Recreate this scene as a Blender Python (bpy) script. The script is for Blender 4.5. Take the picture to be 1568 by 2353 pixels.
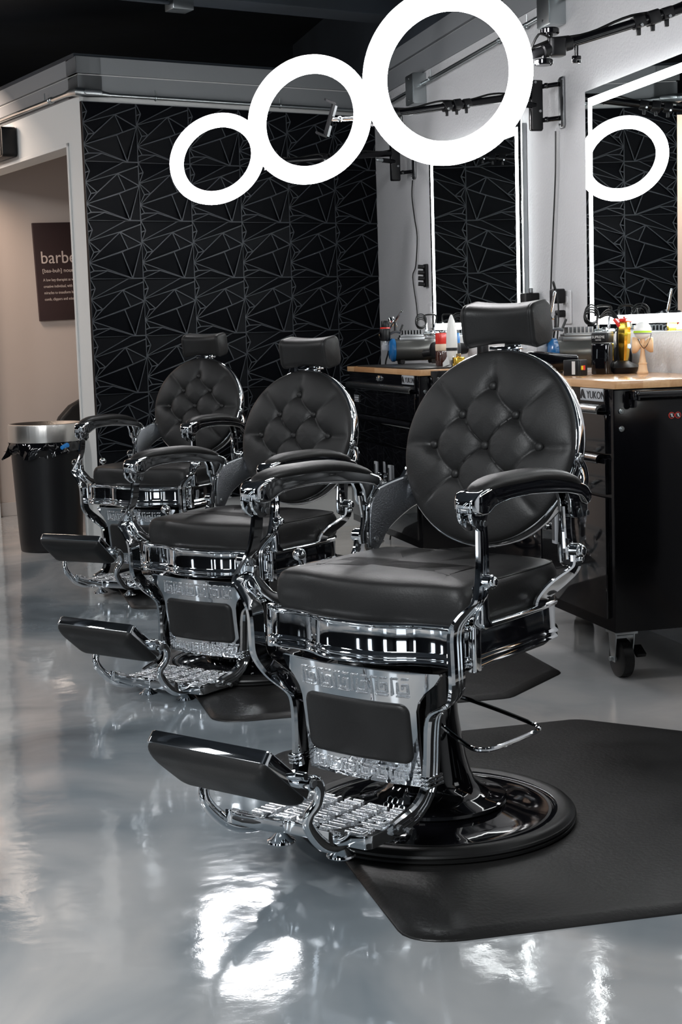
import bpy, bmesh, math, random
from mathutils import Vector, Matrix, Euler
random.seed(7)
PI = math.pi
for o in list(bpy.data.objects): bpy.data.objects.remove(o)
scene = bpy.context.scene
col = scene.collection
# ------------------------------------------------------------------ camera
cd = bpy.data.cameras.new('camera'); cam = bpy.data.objects.new('camera', cd); col.objects.link(cam)
cd.sensor_fit = 'VERTICAL'; cd.sensor_height = 36.0; cd.lens = 3474.0*36/2353
cd.clip_start = .05; cd.clip_end = 100
yaw, pitch, roll = .24926, .11847, -.03037
dv = Vector((math.sin(yaw)*math.cos(pitch), math.cos(yaw)*math.cos(pitch), -math.sin(pitch)))
rv = Vector((math.cos(yaw), -math.sin(yaw), 0)); uv = rv.cross(dv)
r2 = rv*math.cos(roll)+uv*math.sin(roll); u2 = -rv*math.sin(roll)+uv*math.cos(roll)
cam.matrix_world = Matrix(((r2.x,u2.x,-dv.x,-.7347),(r2.y,u2.y,-dv.y,-8.145),(r2.z,u2.z,-dv.z,1.143),(0,0,0,1)))
scene.camera = cam
# ------------------------------------------------------------------ world, exposure
w = bpy.data.worlds.new('world'); scene.world = w; w.use_nodes = True
w.node_tree.nodes['Background'].inputs[0].default_value = (.55,.62,.7,1)
w.node_tree.nodes['Background'].inputs[1].default_value = .02
scene.view_settings.view_transform = 'Standard'; scene.view_settings.look = 'None'
scene.view_settings.exposure = 0.0; scene.view_settings.gamma = 1; scene.view_settings.use_curve_mapping = False
def area(name, loc, target, sx, sy, power, color=(1,1,1), spread=PI):
    l = bpy.data.lights.new(name,'AREA'); l.shape='RECTANGLE'; l.size=sx; l.size_y=sy; l.energy=power; l.color=color; l.spread=spread
    o = bpy.data.objects.new(name,l); col.objects.link(o); o.location=loc
    o.rotation_euler = (Vector(target)-Vector(loc)).to_track_quat('-Z','Y').to_euler(); return o
# added area lights for fill and chrome glare, fixtures unseen; then the hallway lamp
area('shop_ceiling_panel', (-2.2,-7.6,2.95), (-1.2,-5.6,0), 1.4, .8, 170, (.95,.98,1))  # unseen fill light added to brighten the floor and room
area('shop_ceiling_lamp_b', (-3.3,-4.15,3.10), (-3.1,-4.15,0), .40, 1.6, 38, (.96,.98,1))  # added to put glare on the calf rest chrome
area('shop_ceiling_lamp_c', (-3.4,-2.2,3.10), (-3.0,-2.1,0), .40, 1.4, 34, (.96,.98,1))  # second added glare light, for the middle chair
area('shop_ceiling_lamp_d', (-3.3,.2,3.05), (-.6,.3,.7), .22, 1.0, 52, (.98,.98,1))  # added fill aimed at the doorway wall
area('hallway_lamp', (-.9,1.15,2.5), (-.5,2.0,1.2), .5, .5, 19, (1,.80,.66))
# ------------------------------------------------------------------ materials
M = {}
def nt(name):
    m = bpy.data.materials.new(name); m.use_nodes=True; M[name]=m
    return m, m.node_tree, m.node_tree.nodes['Principled BSDF']
def mat(name, c, rough=.5, metal=0, spec=None, coat=0, bump=0, bscale=50, emis=None, es=0, trans=0, stretch=None, rvar=0, cvar=0, cscale=6):
    m, t, b = nt(name)
    b.inputs['Base Color'].default_value=(*c,1); b.inputs['Roughness'].default_value=rough; b.inputs['Metallic'].default_value=metal
    if spec is not None: b.inputs['Specular IOR Level'].default_value=spec
    if coat: b.inputs['Coat Weight'].default_value=coat; b.inputs['Coat Roughness'].default_value=.05
    if trans: b.inputs['Transmission Weight'].default_value=trans
    if emis: b.inputs['Emission Color'].default_value=(*emis,1); b.inputs['Emission Strength'].default_value=es
    if bump or rvar or cvar:
        tc=t.nodes.new('ShaderNodeTexCoord'); mp=t.nodes.new('ShaderNodeMapping'); t.links.new(tc.outputs['Object'],mp.inputs[0])
        if stretch: mp.inputs['Scale'].default_value=stretch
        n=t.nodes.new('ShaderNodeTexNoise'); n.inputs['Scale'].default_value=bscale; n.inputs['Detail'].default_value=4
        t.links.new(mp.outputs[0],n.inputs['Vector'])
        if bump:
            bp=t.nodes.new('ShaderNodeBump'); bp.inputs['Strength'].default_value=bump; bp.inputs['Distance'].default_value=.004
            t.links.new(n.outputs[0],bp.inputs['Height']); t.links.new(bp.outputs[0],b.inputs['Normal'])
        if rvar or cvar:
            n2=t.nodes.new('ShaderNodeTexNoise'); n2.inputs['Scale'].default_value=cscale; n2.inputs['Detail'].default_value=5
            t.links.new(mp.outputs[0],n2.inputs['Vector'])
        if rvar:
            mr=t.nodes.new('ShaderNodeMapRange'); mr.inputs[1].default_value=.3; mr.inputs[2].default_value=.7
            mr.inputs[3].default_value=max(0,rough-rvar); mr.inputs[4].default_value=min(1,rough+rvar)
            t.links.new(n2.outputs[0],mr.inputs[0]); t.links.new(mr.outputs[0],b.inputs['Roughness'])
        if cvar:
            cr=t.nodes.new('ShaderNodeValToRGB'); t.links.new(n2.outputs[0],cr.inputs[0])
            cr.color_ramp.elements[0].position=.3; cr.color_ramp.elements[1].position=.7
            cr.color_ramp.elements[0].color=tuple(x*(1-cvar) for x in c)+(1,); cr.color_ramp.elements[1].color=tuple(min(1,x*(1+cvar)) for x in c)+(1,)
            t.links.new(cr.outputs[0],b.inputs['Base Color'])
    return m
mat('chrome',(.80,.82,.84),.045,1)
mat('chrome_textured',(.27,.28,.30),.28,1,bump=.5,bscale=260)
mat('chrome_relief',(.80,.82,.84),.24,1,bump=.3,bscale=220)
mat('leather',(.0145,.0142,.0142),.47,spec=.29,bump=.10,bscale=230,rvar=.07,cvar=.15,cscale=9)
mat('leather_seam',(.004,.004,.004),.8)
mat('black_gloss',(.003,.003,.004),.05,spec=.45,coat=.25)
mat('black_metal',(.003,.003,.004),.13,spec=.25)
mat('black_plastic',(.006,.006,.007),.40,spec=.3,bump=.1,bscale=400)
mat('black_rubber',(.007,.007,.007),.38,spec=.35,bump=.08,bscale=200)
mat('mat_rubber',(.0125,.0122,.012),.42,spec=.35,bump=.22,bscale=90,rvar=.08,cvar=.22,cscale=3)
mat('wall_paint',(.60,.60,.61),.55,bump=.55,bscale=85)
mat('wall_plain',(.66,.665,.65),.55,bump=.08,bscale=60)
mat('soffit_paint',(.22,.23,.24),.55,bump=.05,bscale=40)
mat('hall_paint',(.66,.56,.50),.6,bump=.05,bscale=60)
mat('hall_base',(.60,.55,.52),.5,bump=.03)
mat('ceiling_black',(.016,.022,.030),.8,bump=.3,bscale=8,cvar=.3,cscale=2)
mat('panel_black',(.0022,.0027,.004),.45,spec=.07,bump=.04,bscale=120)
mat('panel_ridge',(.034,.039,.046),.42,spec=.4)  # ridge tops coloured lighter to imitate the light they catch
mat('steel',(.42,.45,.46),.30,1,bump=.05,bscale=60)
mat('brushed_steel',(.62,.60,.57),.30,1,bump=.25,bscale=70,stretch=(1,1,.02))
mat('aluminium',(.30,.31,.32),.34,1)
mat('handle_alu',(.50,.52,.53),.22,1,bump=.12,bscale=60)
mat('silver_plate',(.55,.57,.60),.38,.35)
mat('mirror',(.86,.90,.90),.002,1)
mat('glow_ring',(1,1,1),.5,emis=(1,.985,1),es=34)
mat('glow_strip',(1,1,1),.5,emis=(.97,1,1),es=14)
mat('glow_blue',(.3,.4,.9),.5,emis=(.35,.5,1),es=1.4)
mat('white_plastic',(.72,.72,.73),.35)
mat('red_plastic',(.65,.03,.02),.25)
mat('blue_plastic',(.01,.10,.27),.22,coat=.4)
mat('blue_bright',(.02,.22,.62),.35)
mat('gold',(1.0,.66,.10),.16,1)
mat('brass',(.75,.55,.28),.25,1)
mat('motor_grey',(.10,.10,.095),.30,.7)
mat('beech',(.68,.44,.25),.45,bump=.05,bscale=30,stretch=(1,1,.12),cvar=.10,cscale=20)
mat('kendama_white',(.80,.80,.78),.3)
mat('lime',(.42,.68,.02),.35)
mat('poster_brown',(.036,.018,.018),.5,cvar=.25,cscale=2)
mat('lettering_cream',(.70,.58,.52),.6)
mat('lettering_dark',(.01,.01,.012),.5)
mat('lettering_white',(.6,.6,.6),.5)
mat('amber',(.05,.015,.01),.08,coat=.8)
mat('cream_label',(.72,.55,.40),.5)
mat('warn_red',(.55,.03,.02),.5)
mat('yellow_plastic',(.85,.6,.03),.3)
mat('clear_bowl',(.35,.36,.38),.08,spec=.6)
mat('rubber_towel',(.010,.010,.011),.9,bump=.5,bscale=40)
# metallic epoxy floor
def floor_material():
    m,t,b = nt('epoxy_floor')
    L=t.links.new; N=t.nodes.new
    tc=N('ShaderNodeTexCoord'); mp=N('ShaderNodeMapping'); L(tc.outputs['Object'],mp.inputs[0]); mp.inputs['Scale'].default_value=(.75,.55,1); mp.inputs['Rotation'].default_value=(0,0,-.35)
    n0=N('ShaderNodeTexNoise'); n0.inputs['Scale'].default_value=1.0; n0.inputs['Detail'].default_value=3; L(mp.outputs[0],n0.inputs['Vector'])
    mx=N('ShaderNodeMixRGB'); mx.blend_type='ADD'; mx.inputs[0].default_value=.9; L(mp.outputs[0],mx.inputs[1]); L(n0.outputs['Color'],mx.inputs[2])
    n=N('ShaderNodeTexNoise'); n.inputs['Scale'].default_value=1.15; n.inputs['Detail'].default_value=5; n.inputs['Roughness'].default_value=.48; n.inputs['Distortion'].default_value=.9; L(mx.outputs[0],n.inputs['Vector'])
    cr=N('ShaderNodeValToRGB'); L(n.outputs[0],cr.inputs[0])
    e=cr.color_ramp.elements; e[0].position=.30; e[0].color=(.12,.145,.165,1); e[1].position=.70; e[1].color=(.72,.67,.61,1)
    k=e.new(.42); k.color=(.24,.275,.30,1); k=e.new(.52); k.color=(.44,.45,.455,1); k=e.new(.60); k.color=(.57,.555,.54,1)
    L(cr.outputs[0],b.inputs['Base Color'])
    b.inputs['Roughness'].default_value=.13; b.inputs['Specular IOR Level'].default_value=.62
    b.inputs['Metallic'].default_value=.18
    n2=N('ShaderNodeTexNoise'); n2.inputs['Scale'].default_value=14; n2.inputs['Detail'].default_value=4; L(tc.outputs['Object'],n2.inputs['Vector'])
    mr=N('ShaderNodeMapRange'); mr.inputs[1].default_value=.3; mr.inputs[2].default_value=.7; mr.inputs[3].default_value=.05; mr.inputs[4].default_value=.11; L(n2.outputs[0],mr.inputs[0]); L(mr.outputs[0],b.inputs['Roughness'])
    n3=N('ShaderNodeTexNoise'); n3.inputs['Scale'].default_value=5.5; n3.inputs['Detail'].default_value=3; L(tc.outputs['Object'],n3.inputs['Vector'])
    bp=N('ShaderNodeBump'); bp.inputs['Strength'].default_value=.5; bp.inputs['Distance'].default_value=.0035; L(n3.outputs[0],bp.inputs['Height'])
    n4=N('ShaderNodeTexNoise'); n4.inputs['Scale'].default_value=160; L(tc.outputs['Object'],n4.inputs['Vector'])
    b2=N('ShaderNodeBump'); b2.inputs['Strength'].default_value=.05; b2.inputs['Distance'].default_value=.001; L(n4.outputs[0],b2.inputs['Height']); L(bp.outputs[0],b2.inputs['Normal'])
    L(b2.outputs[0],b.inputs['Normal'])
floor_material()
def wood_material():
    m,t,b = nt('butcher_block'); L=t.links.new; N=t.nodes.new
    tc=N('ShaderNodeTexCoord'); sp=N('ShaderNodeSeparateXYZ'); L(tc.outputs['Object'],sp.inputs[0])
    mx=N('ShaderNodeMath'); mx.operation='MULTIPLY'; mx.inputs[1].default_value=22; L(sp.outputs[0],mx.inputs[0])
    fx=N('ShaderNodeMath'); fx.operation='FLOOR'; L(mx.outputs[0],fx.inputs[0])
    my=N('ShaderNodeMath'); my.operation='MULTIPLY_ADD'; my.inputs[1].default_value=2.6; L(sp.outputs[1],my.inputs[0])
    wn=N('ShaderNodeMath'); wn.operation='MULTIPLY'; wn.inputs[1].default_value=.377; L(fx.outputs[0],wn.inputs[0]); L(wn.outputs[0],my.inputs[2])
    fy=N('ShaderNodeMath'); fy.operation='FLOOR'; L(my.outputs[0],fy.inputs[0])
    cb=N('ShaderNodeCombineXYZ'); L(fx.outputs[0],cb.inputs[0]); L(fy.outputs[0],cb.inputs[1])
    w=N('ShaderNodeTexWhiteNoise'); w.noise_dimensions='3D'; L(cb.outputs[0],w.inputs['Vector'])
    mp=N('ShaderNodeMapping'); mp.inputs['Scale'].default_value=(40,3,40); L(tc.outputs['Object'],mp.inputs[0])
    n=N('ShaderNodeTexNoise'); n.inputs['Scale'].default_value=1.5; n.inputs['Detail'].default_value=5; n.inputs['Distortion'].default_value=1.2; L(mp.outputs[0],n.inputs['Vector'])
    ad=N('ShaderNodeMath'); ad.operation='ADD'; L(w.outputs[0],ad.inputs[0]); L(n.outputs[0],ad.inputs[1])
    hl=N('ShaderNodeMath'); hl.operation='MULTIPLY'; hl.inputs[1].default_value=.5; L(ad.outputs[0],hl.inputs[0])
    cr=N('ShaderNodeValToRGB'); L(hl.outputs[0],cr.inputs[0]); e=cr.color_ramp.elements
    e[0].position=.2; e[0].color=(.44,.22,.095,1); e[1].position=.8; e[1].color=(.68,.42,.22,1)
    L(cr.outputs[0],b.inputs['Base Color']); b.inputs['Roughness'].default_value=.22; b.inputs['Coat Weight'].default_value=.3
wood_material()
# ------------------------------------------------------------------ geometry helpers
def rot_to(d):
    return Vector((0,0,1)).rotation_difference(Vector(d).normalized()).to_matrix()
class MB:
    def __init__(s): s.v=[]; s.f=[]
    def add(s, vs, fs):
        b=len(s.v); s.v += [tuple(v) for v in vs]; s.f += [tuple(b+i for i in f) for f in fs]; return s
    def box(s, c, d, R=None):
        hx,hy,hz=d[0]/2,d[1]/2,d[2]/2; vs=[]
        for z in (-hz,hz):
            for x,y in ((-hx,-hy),(hx,-hy),(hx,hy),(-hx,hy)):
                p=Vector((x,y,z)); p = R@p if R is not None else p; vs.append(p+Vector(c))
        return s.add(vs, [(3,2,1,0),(4,5,6,7),(0,1,5,4),(1,2,6,5),(2,3,7,6),(3,0,4,7)])
    def rbox(s, c, d, r, R=None, seg=3, axis=2):
        # box with rounded vertical edges and slightly eased ends
        poly=[]; ax=[(0,1,2),(1,2,0),(2,0,1)]
        a,b,cc = {2:(0,1,2),0:(1,2,0),1:(2,0,1)}[axis]
        A,B,H=d[a]/2,d[b]/2,d[cc]/2; r=min(r,A*.999,B*.999); e=min(r*.35,H*.6)
        def ring(h,ins):
            out=[]
            for q,(sx,sy) in enumerate(((1,1),(-1,1),(-1,-1),(1,-1))):
                for k in range(seg+1):
                    t=(q+k/seg)*PI/2; x=sx*(A-r)+(r-ins)*math.cos(t); y=sy*(B-r)+(r-ins)*math.sin(t)
                    p=[0,0,0]; p[a]=x;p[b]=y;p[cc]=h; out.append(Vector(p))
            return out
        rs=[ring(-H,e),ring(-H+e*.3,e*.3),ring(-H+e,0),ring(H-e,0),ring(H-e*.3,e*.3),ring(H,e)]
        return s.loft([[ (R@p if R is not None else p)+Vector(c) for p in q] for q in rs], True)
    def loft(s, rings, cap=True, closed=True, loop=False):
        n=len(rings[0]); b=len(s.v)
        for r in rings: s.v += [tuple(p) for p in r]
        m=len(rings)
        for i in range(m if loop else m-1):
            i2=(i+1)%m
            for j in range(n if closed else n-1):
                j2=(j+1)%n; s.f.append((b+i*n+j,b+i*n+j2,b+i2*n+j2,b+i2*n+j))
        if cap and not loop:
            s.f.append(tuple(b+j for j in reversed(range(n)))); s.f.append(tuple(b+(m-1)*n+j for j in range(n)))
        return s
    def lathe(s, prof, c=(0,0,0), seg=32, d=(0,0,1), cap=True):
        R=rot_to(d); c=Vector(c)
        return s.loft([[R@Vector((r*math.cos(2*PI*k/seg),r*math.sin(2*PI*k/seg),z))+c for k in range(seg)] for r,z in prof], cap)
    def cyl(s,a,b,r,seg=16,r2=None):
        a=Vector(a);b=Vector(b);L=(b-a).length; e=min(r*.18,L*.2); r2=r if r2 is None else r2
        return s.lathe([(r-e,0),(r,e),(r2,L-e),(r2-e,L)],a,seg,b-a)
    def ball(s,c,r,seg=16,sc=(1,1,1),d=(0,0,1)):
        R=rot_to(d); rings=[]
        for i in range(1,seg//2):
            t=PI*i/(seg//2); rings.append([R@Vector((r*sc[0]*math.sin(t)*math.cos(2*PI*k/seg),r*sc[1]*math.sin(t)*math.sin(2*PI*k/seg),-r*sc[2]*math.cos(t)))+Vector(c) for k in range(seg)])
        return s.loft(rings)
    def tube(s, path, r, seg=8, closed=False):
        P=[Vector(p) for p in path]; n=len(P); rings=[]; prev=None
        for i in range(n):
            t=(P[(i+1)%n]-P[i-1]) if (closed or 0<i<n-1) else (P[1]-P[0] if i==0 else P[-1]-P[-2])
            t.normalize()
            if prev is None:
                a=Vector((0,0,1)) if abs(t.z)<.9 else Vector((1,0,0)); u=t.cross(a).normalized()
            else:
                u=(prev-t*prev.dot(t)).normalized()
            prev=u; v=t.cross(u); rr=r[i] if isinstance(r,(list,tuple)) else r
            rings.append([P[i]+(u*math.cos(2*PI*k/seg)+v*math.sin(2*PI*k/seg))*rr for k in range(seg)])
        return s.loft(rings, not closed, True, closed)
    def torus(s,c,R,r,d=(0,0,1),seg=48,ts=12,sz=1):
        Rm=rot_to(d); return s.loft([[Rm@Vector(((R+r*math.cos(b))*math.cos(a),(R+r*math.cos(b))*math.sin(a),r*sz*math.sin(b)))+Vector(c) for b in [2*PI*k/ts for k in range(ts)]] for a in [2*PI*i/seg for i in range(seg)]],False,True,True)
    def prism(s, poly, off, h):
        # poly: list of 3D points (planar), off: offset vector
        n=len(poly); off=Vector(off)
        return s.loft([[Vector(p) for p in poly],[Vector(p)+off for p in poly]])
    def xform(s, Mx):
        s.v=[tuple(Mx@Vector(v)) for v in s.v]; return s
    def build(s, name, m, parent=None, smooth=True, bevel=0, angle=38, sub=0, seg=2):
        me=bpy.data.meshes.new(name); me.from_pydata(s.v,[],s.f)
        bm=bmesh.new(); bm.from_mesh(me); bmesh.ops.recalc_face_normals(bm,faces=bm.faces)
        if bevel:
            bm.edges.ensure_lookup_table()
            es=[e for e in bm.edges if len(e.link_faces)==2 and e.calc_face_angle(0)>math.radians(30)]
            bmesh.ops.bevel(bm,geom=es,offset=bevel,segments=seg,profile=.6,affect='EDGES',clamp_overlap=True)
        if smooth:
            for f in bm.faces: f.smooth=True
            for e in bm.edges:
                if len(e.link_faces)==2 and e.calc_face_angle(0)>math.radians(angle): e.smooth=False
        bm.to_mesh(me); bm.free()
        me.materials.append(M[m] if isinstance(m,str) else m)
        o=bpy.data.objects.new(name,me); col.objects.link(o)
        if parent: o.parent=parent
        if sub:
            md=o.modifiers.new('sub','SUBSURF'); md.levels=sub; md.render_levels=sub
        return o
def empty(name, loc=(0,0,0), rz=0):
    o=bpy.data.objects.new(name,None); col.objects.link(o); o.location=loc; o.rotation_euler=(0,0,rz); o.empty_display_size=.1; return o
def tag(o,label,cat,group=None):
    o['label']=label; o['category']=cat
    if group: o['group']=group
    return o
def struct(o,label=None,cat=None):
    o['kind']='structure'
    if label: o['label']=label
    if cat: o['category']=cat
    return o
def copy_tree(o,parent=None):
    c=o.copy(); col.objects.link(c); c.parent=parent
    for ch in o.children: copy_tree(ch,c)
    return c
def spl(pts, n=6):
    # Catmull-Rom through points of any dimension
    out=[]; P=[tuple(p) for p in pts]; P=[P[0]]+P+[P[-1]]
    for i in range(1,len(P)-2):
        for k in range(n):
            t=k/n; out.append(tuple(.5*((2*b)+(-a+c)*t+(2*a-5*b+4*c-d)*t*t+(-a+3*b-3*c+d)*t**3) for a,b,c,d in zip(P[i-1],P[i],P[i+1],P[i+2])))
    out.append(P[-2]); return out
def text_mesh(body, size, name, m, parent, loc, rot, ext=.0008, sx=1.0, align='LEFT'):
    c=bpy.data.curves.new(name,'FONT'); c.body=body; c.size=size; c.extrude=ext; c.align_x=align; c.resolution_u=3
    t=bpy.data.objects.new('t',c); col.objects.link(t); bpy.context.view_layer.update()
    me=bpy.data.meshes.new_from_object(t.evaluated_get(bpy.context.evaluated_depsgraph_get())); bpy.data.objects.remove(t); bpy.data.curves.remove(c)
    me.name=name; me.materials.clear(); me.materials.append(M[m]); o=bpy.data.objects.new(name,me); col.objects.link(o); o.parent=parent
    o.location=loc; o.rotation_euler=rot; o.scale=(sx,1,1); return o
# ------------------------------------------------------------------ the room
SK=.29517; tb=Vector((math.cos(SK),math.sin(SK),0)); nb=Vector((-math.sin(SK),math.cos(SK),0)); Z=Vector((0,0,1))
XW=1.74
CEIL=3.15
def bw(t,n,z): return tb*t+nb*n+Z*z          # back-wall frame: t along the wall, n behind it
def quadbox(p0,u,v,wv): # box from corner & three edge vectors
    p0=Vector(p0); b=MB(); vs=[p0,p0+u,p0+u+v,p0+v]; b.loft([vs,[q+wv for q in vs]]); return b
struct(MB().box((-1.2,-3.5,-.05),(7.2,17,.1)).build('floor','epoxy_floor',smooth=False))
struct(MB().box((-1.2,-3.5,CEIL+.05),(7.2,17,.1)).build('ceiling','ceiling_black',smooth=False))
struct(quadbox((XW,-12,0),Vector((.12,0,0)),Vector((0,14,0)),Z*CEIL).build('wall_right','wall_paint',smooth=False))
tR=XW/math.cos(SK)+.05
struct(quadbox(bw(.02,.0,0),tb*tR,nb*.12,Z*2.60).build('wall_back','wall_plain',smooth=False))
# wall with the doorway, running back from the corner
dw=[quadbox(bw(0,.0,0),tb*.12,nb*.20,Z*2.60), quadbox(bw(0,.2,2.165),tb*.12,nb*1.85,Z*.435), quadbox(bw(0,2.0,0),tb*.12,nb*1.6,Z*2.60)]
b=MB()
for q in dw: b.add(q.v,q.f)
struct(b.build('wall_left','wall_plain',smooth=False))
tr=MB()
for q in (quadbox(bw(-.008,.175,0),tb*.008,nb*.022,Z*2.185),quadbox(bw(-.008,.175,2.165),tb*.008,nb*1.85,Z*.02)): tr.add(q.v,q.f)
struct(tr.build('trim_1','wall_plain',smooth=False,bevel=.002))
# hallway behind the doorway
struct(quadbox(bw(-3.2,2.08,0),tb*4.2,nb*.1,Z*2.6).build('wall_hallway','hall_paint',smooth=False))
struct(quadbox(bw(-3.2,2.068,0),tb*4.2,nb*.012,Z*.09).build('baseboard_hallway','hall_base',smooth=False,bevel=.003))
struct(quadbox(bw(1.6,.13,0),tb*.02,nb*2.0,Z*2.6).build('wall_hallway_side','hall_paint',smooth=False))
struct(quadbox(bw(-.02,-.004,0),tb*0.0+tb*(tR-.04),nb*.004,Z*.09).build('baseboard_back','wall_plain',smooth=False,bevel=.001))
# soffit boards round the top of the walls
sf=MB()
for z0,z1,o in ((2.405,2.512,.006),(2.518,2.604,.018)):
    q=quadbox(bw(-o,-o,z0),tb*(tR+.1),nb*(.14),Z*(z1-z0)); sf.add(q.v,q.f)
    q=quadbox(bw(-o,-o,z0),tb*.14,nb*1.45,Z*(z1-z0)); sf.add(q.v,q.f)
struct(sf.build('trim_2','soffit_paint',smooth=False,bevel=.002))
sr=MB()
for z0,z1,o in ((2.47,2.575,.008),(2.581,2.665,.02)):
    q=quadbox((XW-o,-12,z0),Vector((o+.01,0,0)),Vector((0,12.55,0)),Z*(z1-z0)); sr.add(q.v,q.f)
struct(sr.build('trim_3','soffit_paint',smooth=False,bevel=.002))
struct(quadbox((XW-.012,-12,2.665),Vector((.02,0,0)),Vector((0,14.5,0)),Z*(CEIL-2.665)).build('trim_9','ceiling_black',smooth=False))
struct(quadbox(bw(-.02,0,2.6),tb*(tR+.1),nb*2.2,Z*.02).build('ceiling_hallway','ceiling_black',smooth=False))
# dark exposed beams
bmz=MB()
q=quadbox(bw(-4,-.76,2.78),tb*5.9,nb*.2,Z*.4); bmz.add(q.v,q.f)
q=quadbox(bw(-4,-2.2,2.92),tb*7,nb*.14,Z*.3); bmz.add(q.v,q.f)
struct(bmz.build('trim_4','ceiling_black',smooth=False,bevel=.004))
# shop walls outside the view (seen in the chrome)
struct(MB().box((-4.75,-3.5,CEIL/2),(.1,17,CEIL)).build('wall_shop_left','panel_black',smooth=False))
struct(MB().box((-1.2,-12.05,CEIL/2),(7.2,.1,CEIL)).build('wall_front','panel_black',smooth=False))
mat('window_day',(.6,.7,.8),.4,emis=(.86,.93,1),es=2.3)  # glow of unseen panels added for bright streaks in the chrome
wi=0
for (x0,x1) in ((-4.2,-3.5),(-3.3,-2.6)):
    wi+=1
    o=struct(MB().box(((x0+x1)/2,-11.97,1.45),(x1-x0,.02,2.1)).build('window_%d'%wi,'window_day',smooth=False))
for (y0,y1) in ((-9.6,-8.9),(-6.9,-6.6),(-5.9,-5.75),(-3.2,-3.0)):
    wi+=1
    o=struct(MB().box((-4.68,(y0+y1)/2,1.35),(.02,y1-y0,2.1)).build('window_%d'%wi,'window_day',smooth=False))
k=MB(); k.box((1.50,-5.25,.55),(.46,1.35,.80)); struct(k.build('trim_5','black_gloss',smooth=False,bevel=.004))  # unseen station added so chrome and black metal reflect a dark cabinet
k=MB(); k.box((1.50,-5.25,.965),(.47,1.37,.03)); struct(k.build('trim_6','butcher_block',smooth=False))
k=MB(); k.box((XW-.02,-5.25,1.57),(.03,1.30,.92)); struct(k.build('trim_7','mirror',smooth=False))
k=MB()
for sg in (1,-1): k.box((XW-.037,-5.25,1.57+sg*.42),(.003,1.24,.03)); k.box((XW-.037,-5.25+sg*.60,1.57),(.003,.03,.84))
struct(k.build('trim_8','glow_strip',smooth=False))  # glowing frame of the added, unseen mirror
# ------------------------------------------------------------------ geometric black panels
def tile_mesh():
    V={'A':(0,0),'B':(1,0),'C':(1,1),'D':(0,1),'p1':(0,.36),'p2':(.72,0),'p3':(.60,.20),'p4':(1,.06),'p5':(1,.40),'p6':(0,.73),'p7':(.62,.54),'p8':(.80,1),'p9':(.33,.865),
       'p10':(.21,.53),'p11':(.735,.495),'q1':(.085,.17),'q2':(.09,.55),'q3':(.08,.87),'q0':(0,.20),'q4':(0,.90),'q5':(.17,.41)}
    F=[('A','p2','p1','q1'),('A','q1','q0'),('q0','q1','p1'),('p2','B','p4','p3','p1'),('p4','p5','p3'),('p3','p5','p11'),('p1','p3','p10'),('p3','p11','p6','p10'),
       ('p1','q5','p10','q2'),('p1','q2','p6'),('q2','p10','p6'),('p11','p5','p8','p7'),('p7','p8','p6'),('p5','C','p8'),('p6','p8','p9','q3'),('p6','q3','q4'),('q3','p9','D','q4'),('p9','p8','C','D')]
    F=[f for f in F if f not in (('p1','q5','p10','q2'),)]+[('p1','p10','q2')]
    rnd=random.Random(3); S=.3044; b=MB(); rw=.0030
    low={'A','q0','p1','p6','q4','D','q1','q3','q2'}
    def hgt(n): 
        return .026
    def P(x,y,h): return (x*S, -h, -y*S)
    for f in F:
        pts=[Vector((V[n][0]*S,V[n][1]*S)) for n in f]; n=len(pts); c=sum(pts,Vector((0,0)))/n
        ar=sum(pts[i].x*pts[(i+1)%n].y-pts[(i+1)%n].x*pts[i].y for i in range(n))
        if ar<0: pts.reverse(); 
        inn=[]
        for i in range(n):
            a,p,d=pts[i-1],pts[i],pts[(i+1)%n]
            e1=(p-a).normalized(); e2=(d-p).normalized(); n1=Vector((-e1.y,e1.x)); n2=Vector((-e2.y,e2.x))
            bi=(n1+n2); 
            if bi.length<1e-4: bi=n1.copy()
            bi.normalize(); k=rw/max(.35,bi.dot(n1)); q=p+bi*min(k,(c-p).length*.45); inn.append(q)
        small=abs(ar)/2<.0011
        ang=rnd.uniform(0,2*PI) if not small else PI
        tilt=rnd.uniform(.05,.17); base=.010
        out=[(p.x,-.026,-p.y) for p in pts]; 
        inner=[(q.x,-.0258,-q.y) for q in inn]
        dd=[(q-c).dot(Vector((math.cos(ang),math.sin(ang)))) for q in inn]; mx=max(dd)
        if small:
            low_=[(q.x,-(.006+.010*(q.x-min(k.x for k in inn))/.02),-q.y) for q in inn]
        else:
            low_=[(q.x,-(.0245+min(0,(t-mx))*tilt),-q.y) for q,t in zip(inn,dd)]
        low_=[(x,-min(.025,max(.003,-y)),z) for x,y,z in low_]
        b.loft([out,inner],False); b.loft([inner,low_],False); bb=len(b.v); b.v+=low_; b.f.append(tuple(range(bb,bb+n)))
    # edges back to the wall
    o=[(0,-.026,0),(S,-.026,0),(S,-.026,-S),(0,-.026,-S)]; k=[(x,0,z) for x,y,z in o]; b.loft([o,k],False)
    return b
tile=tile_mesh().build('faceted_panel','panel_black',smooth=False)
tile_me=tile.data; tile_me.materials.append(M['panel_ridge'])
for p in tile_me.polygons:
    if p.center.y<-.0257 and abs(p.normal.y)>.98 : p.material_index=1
bpy.data.objects.remove(tile)
ordc=['leftmost','second','third','fourth','fifth','rightmost']; ordr=['top','second','third','fourth','fifth','sixth','bottom']
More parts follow.
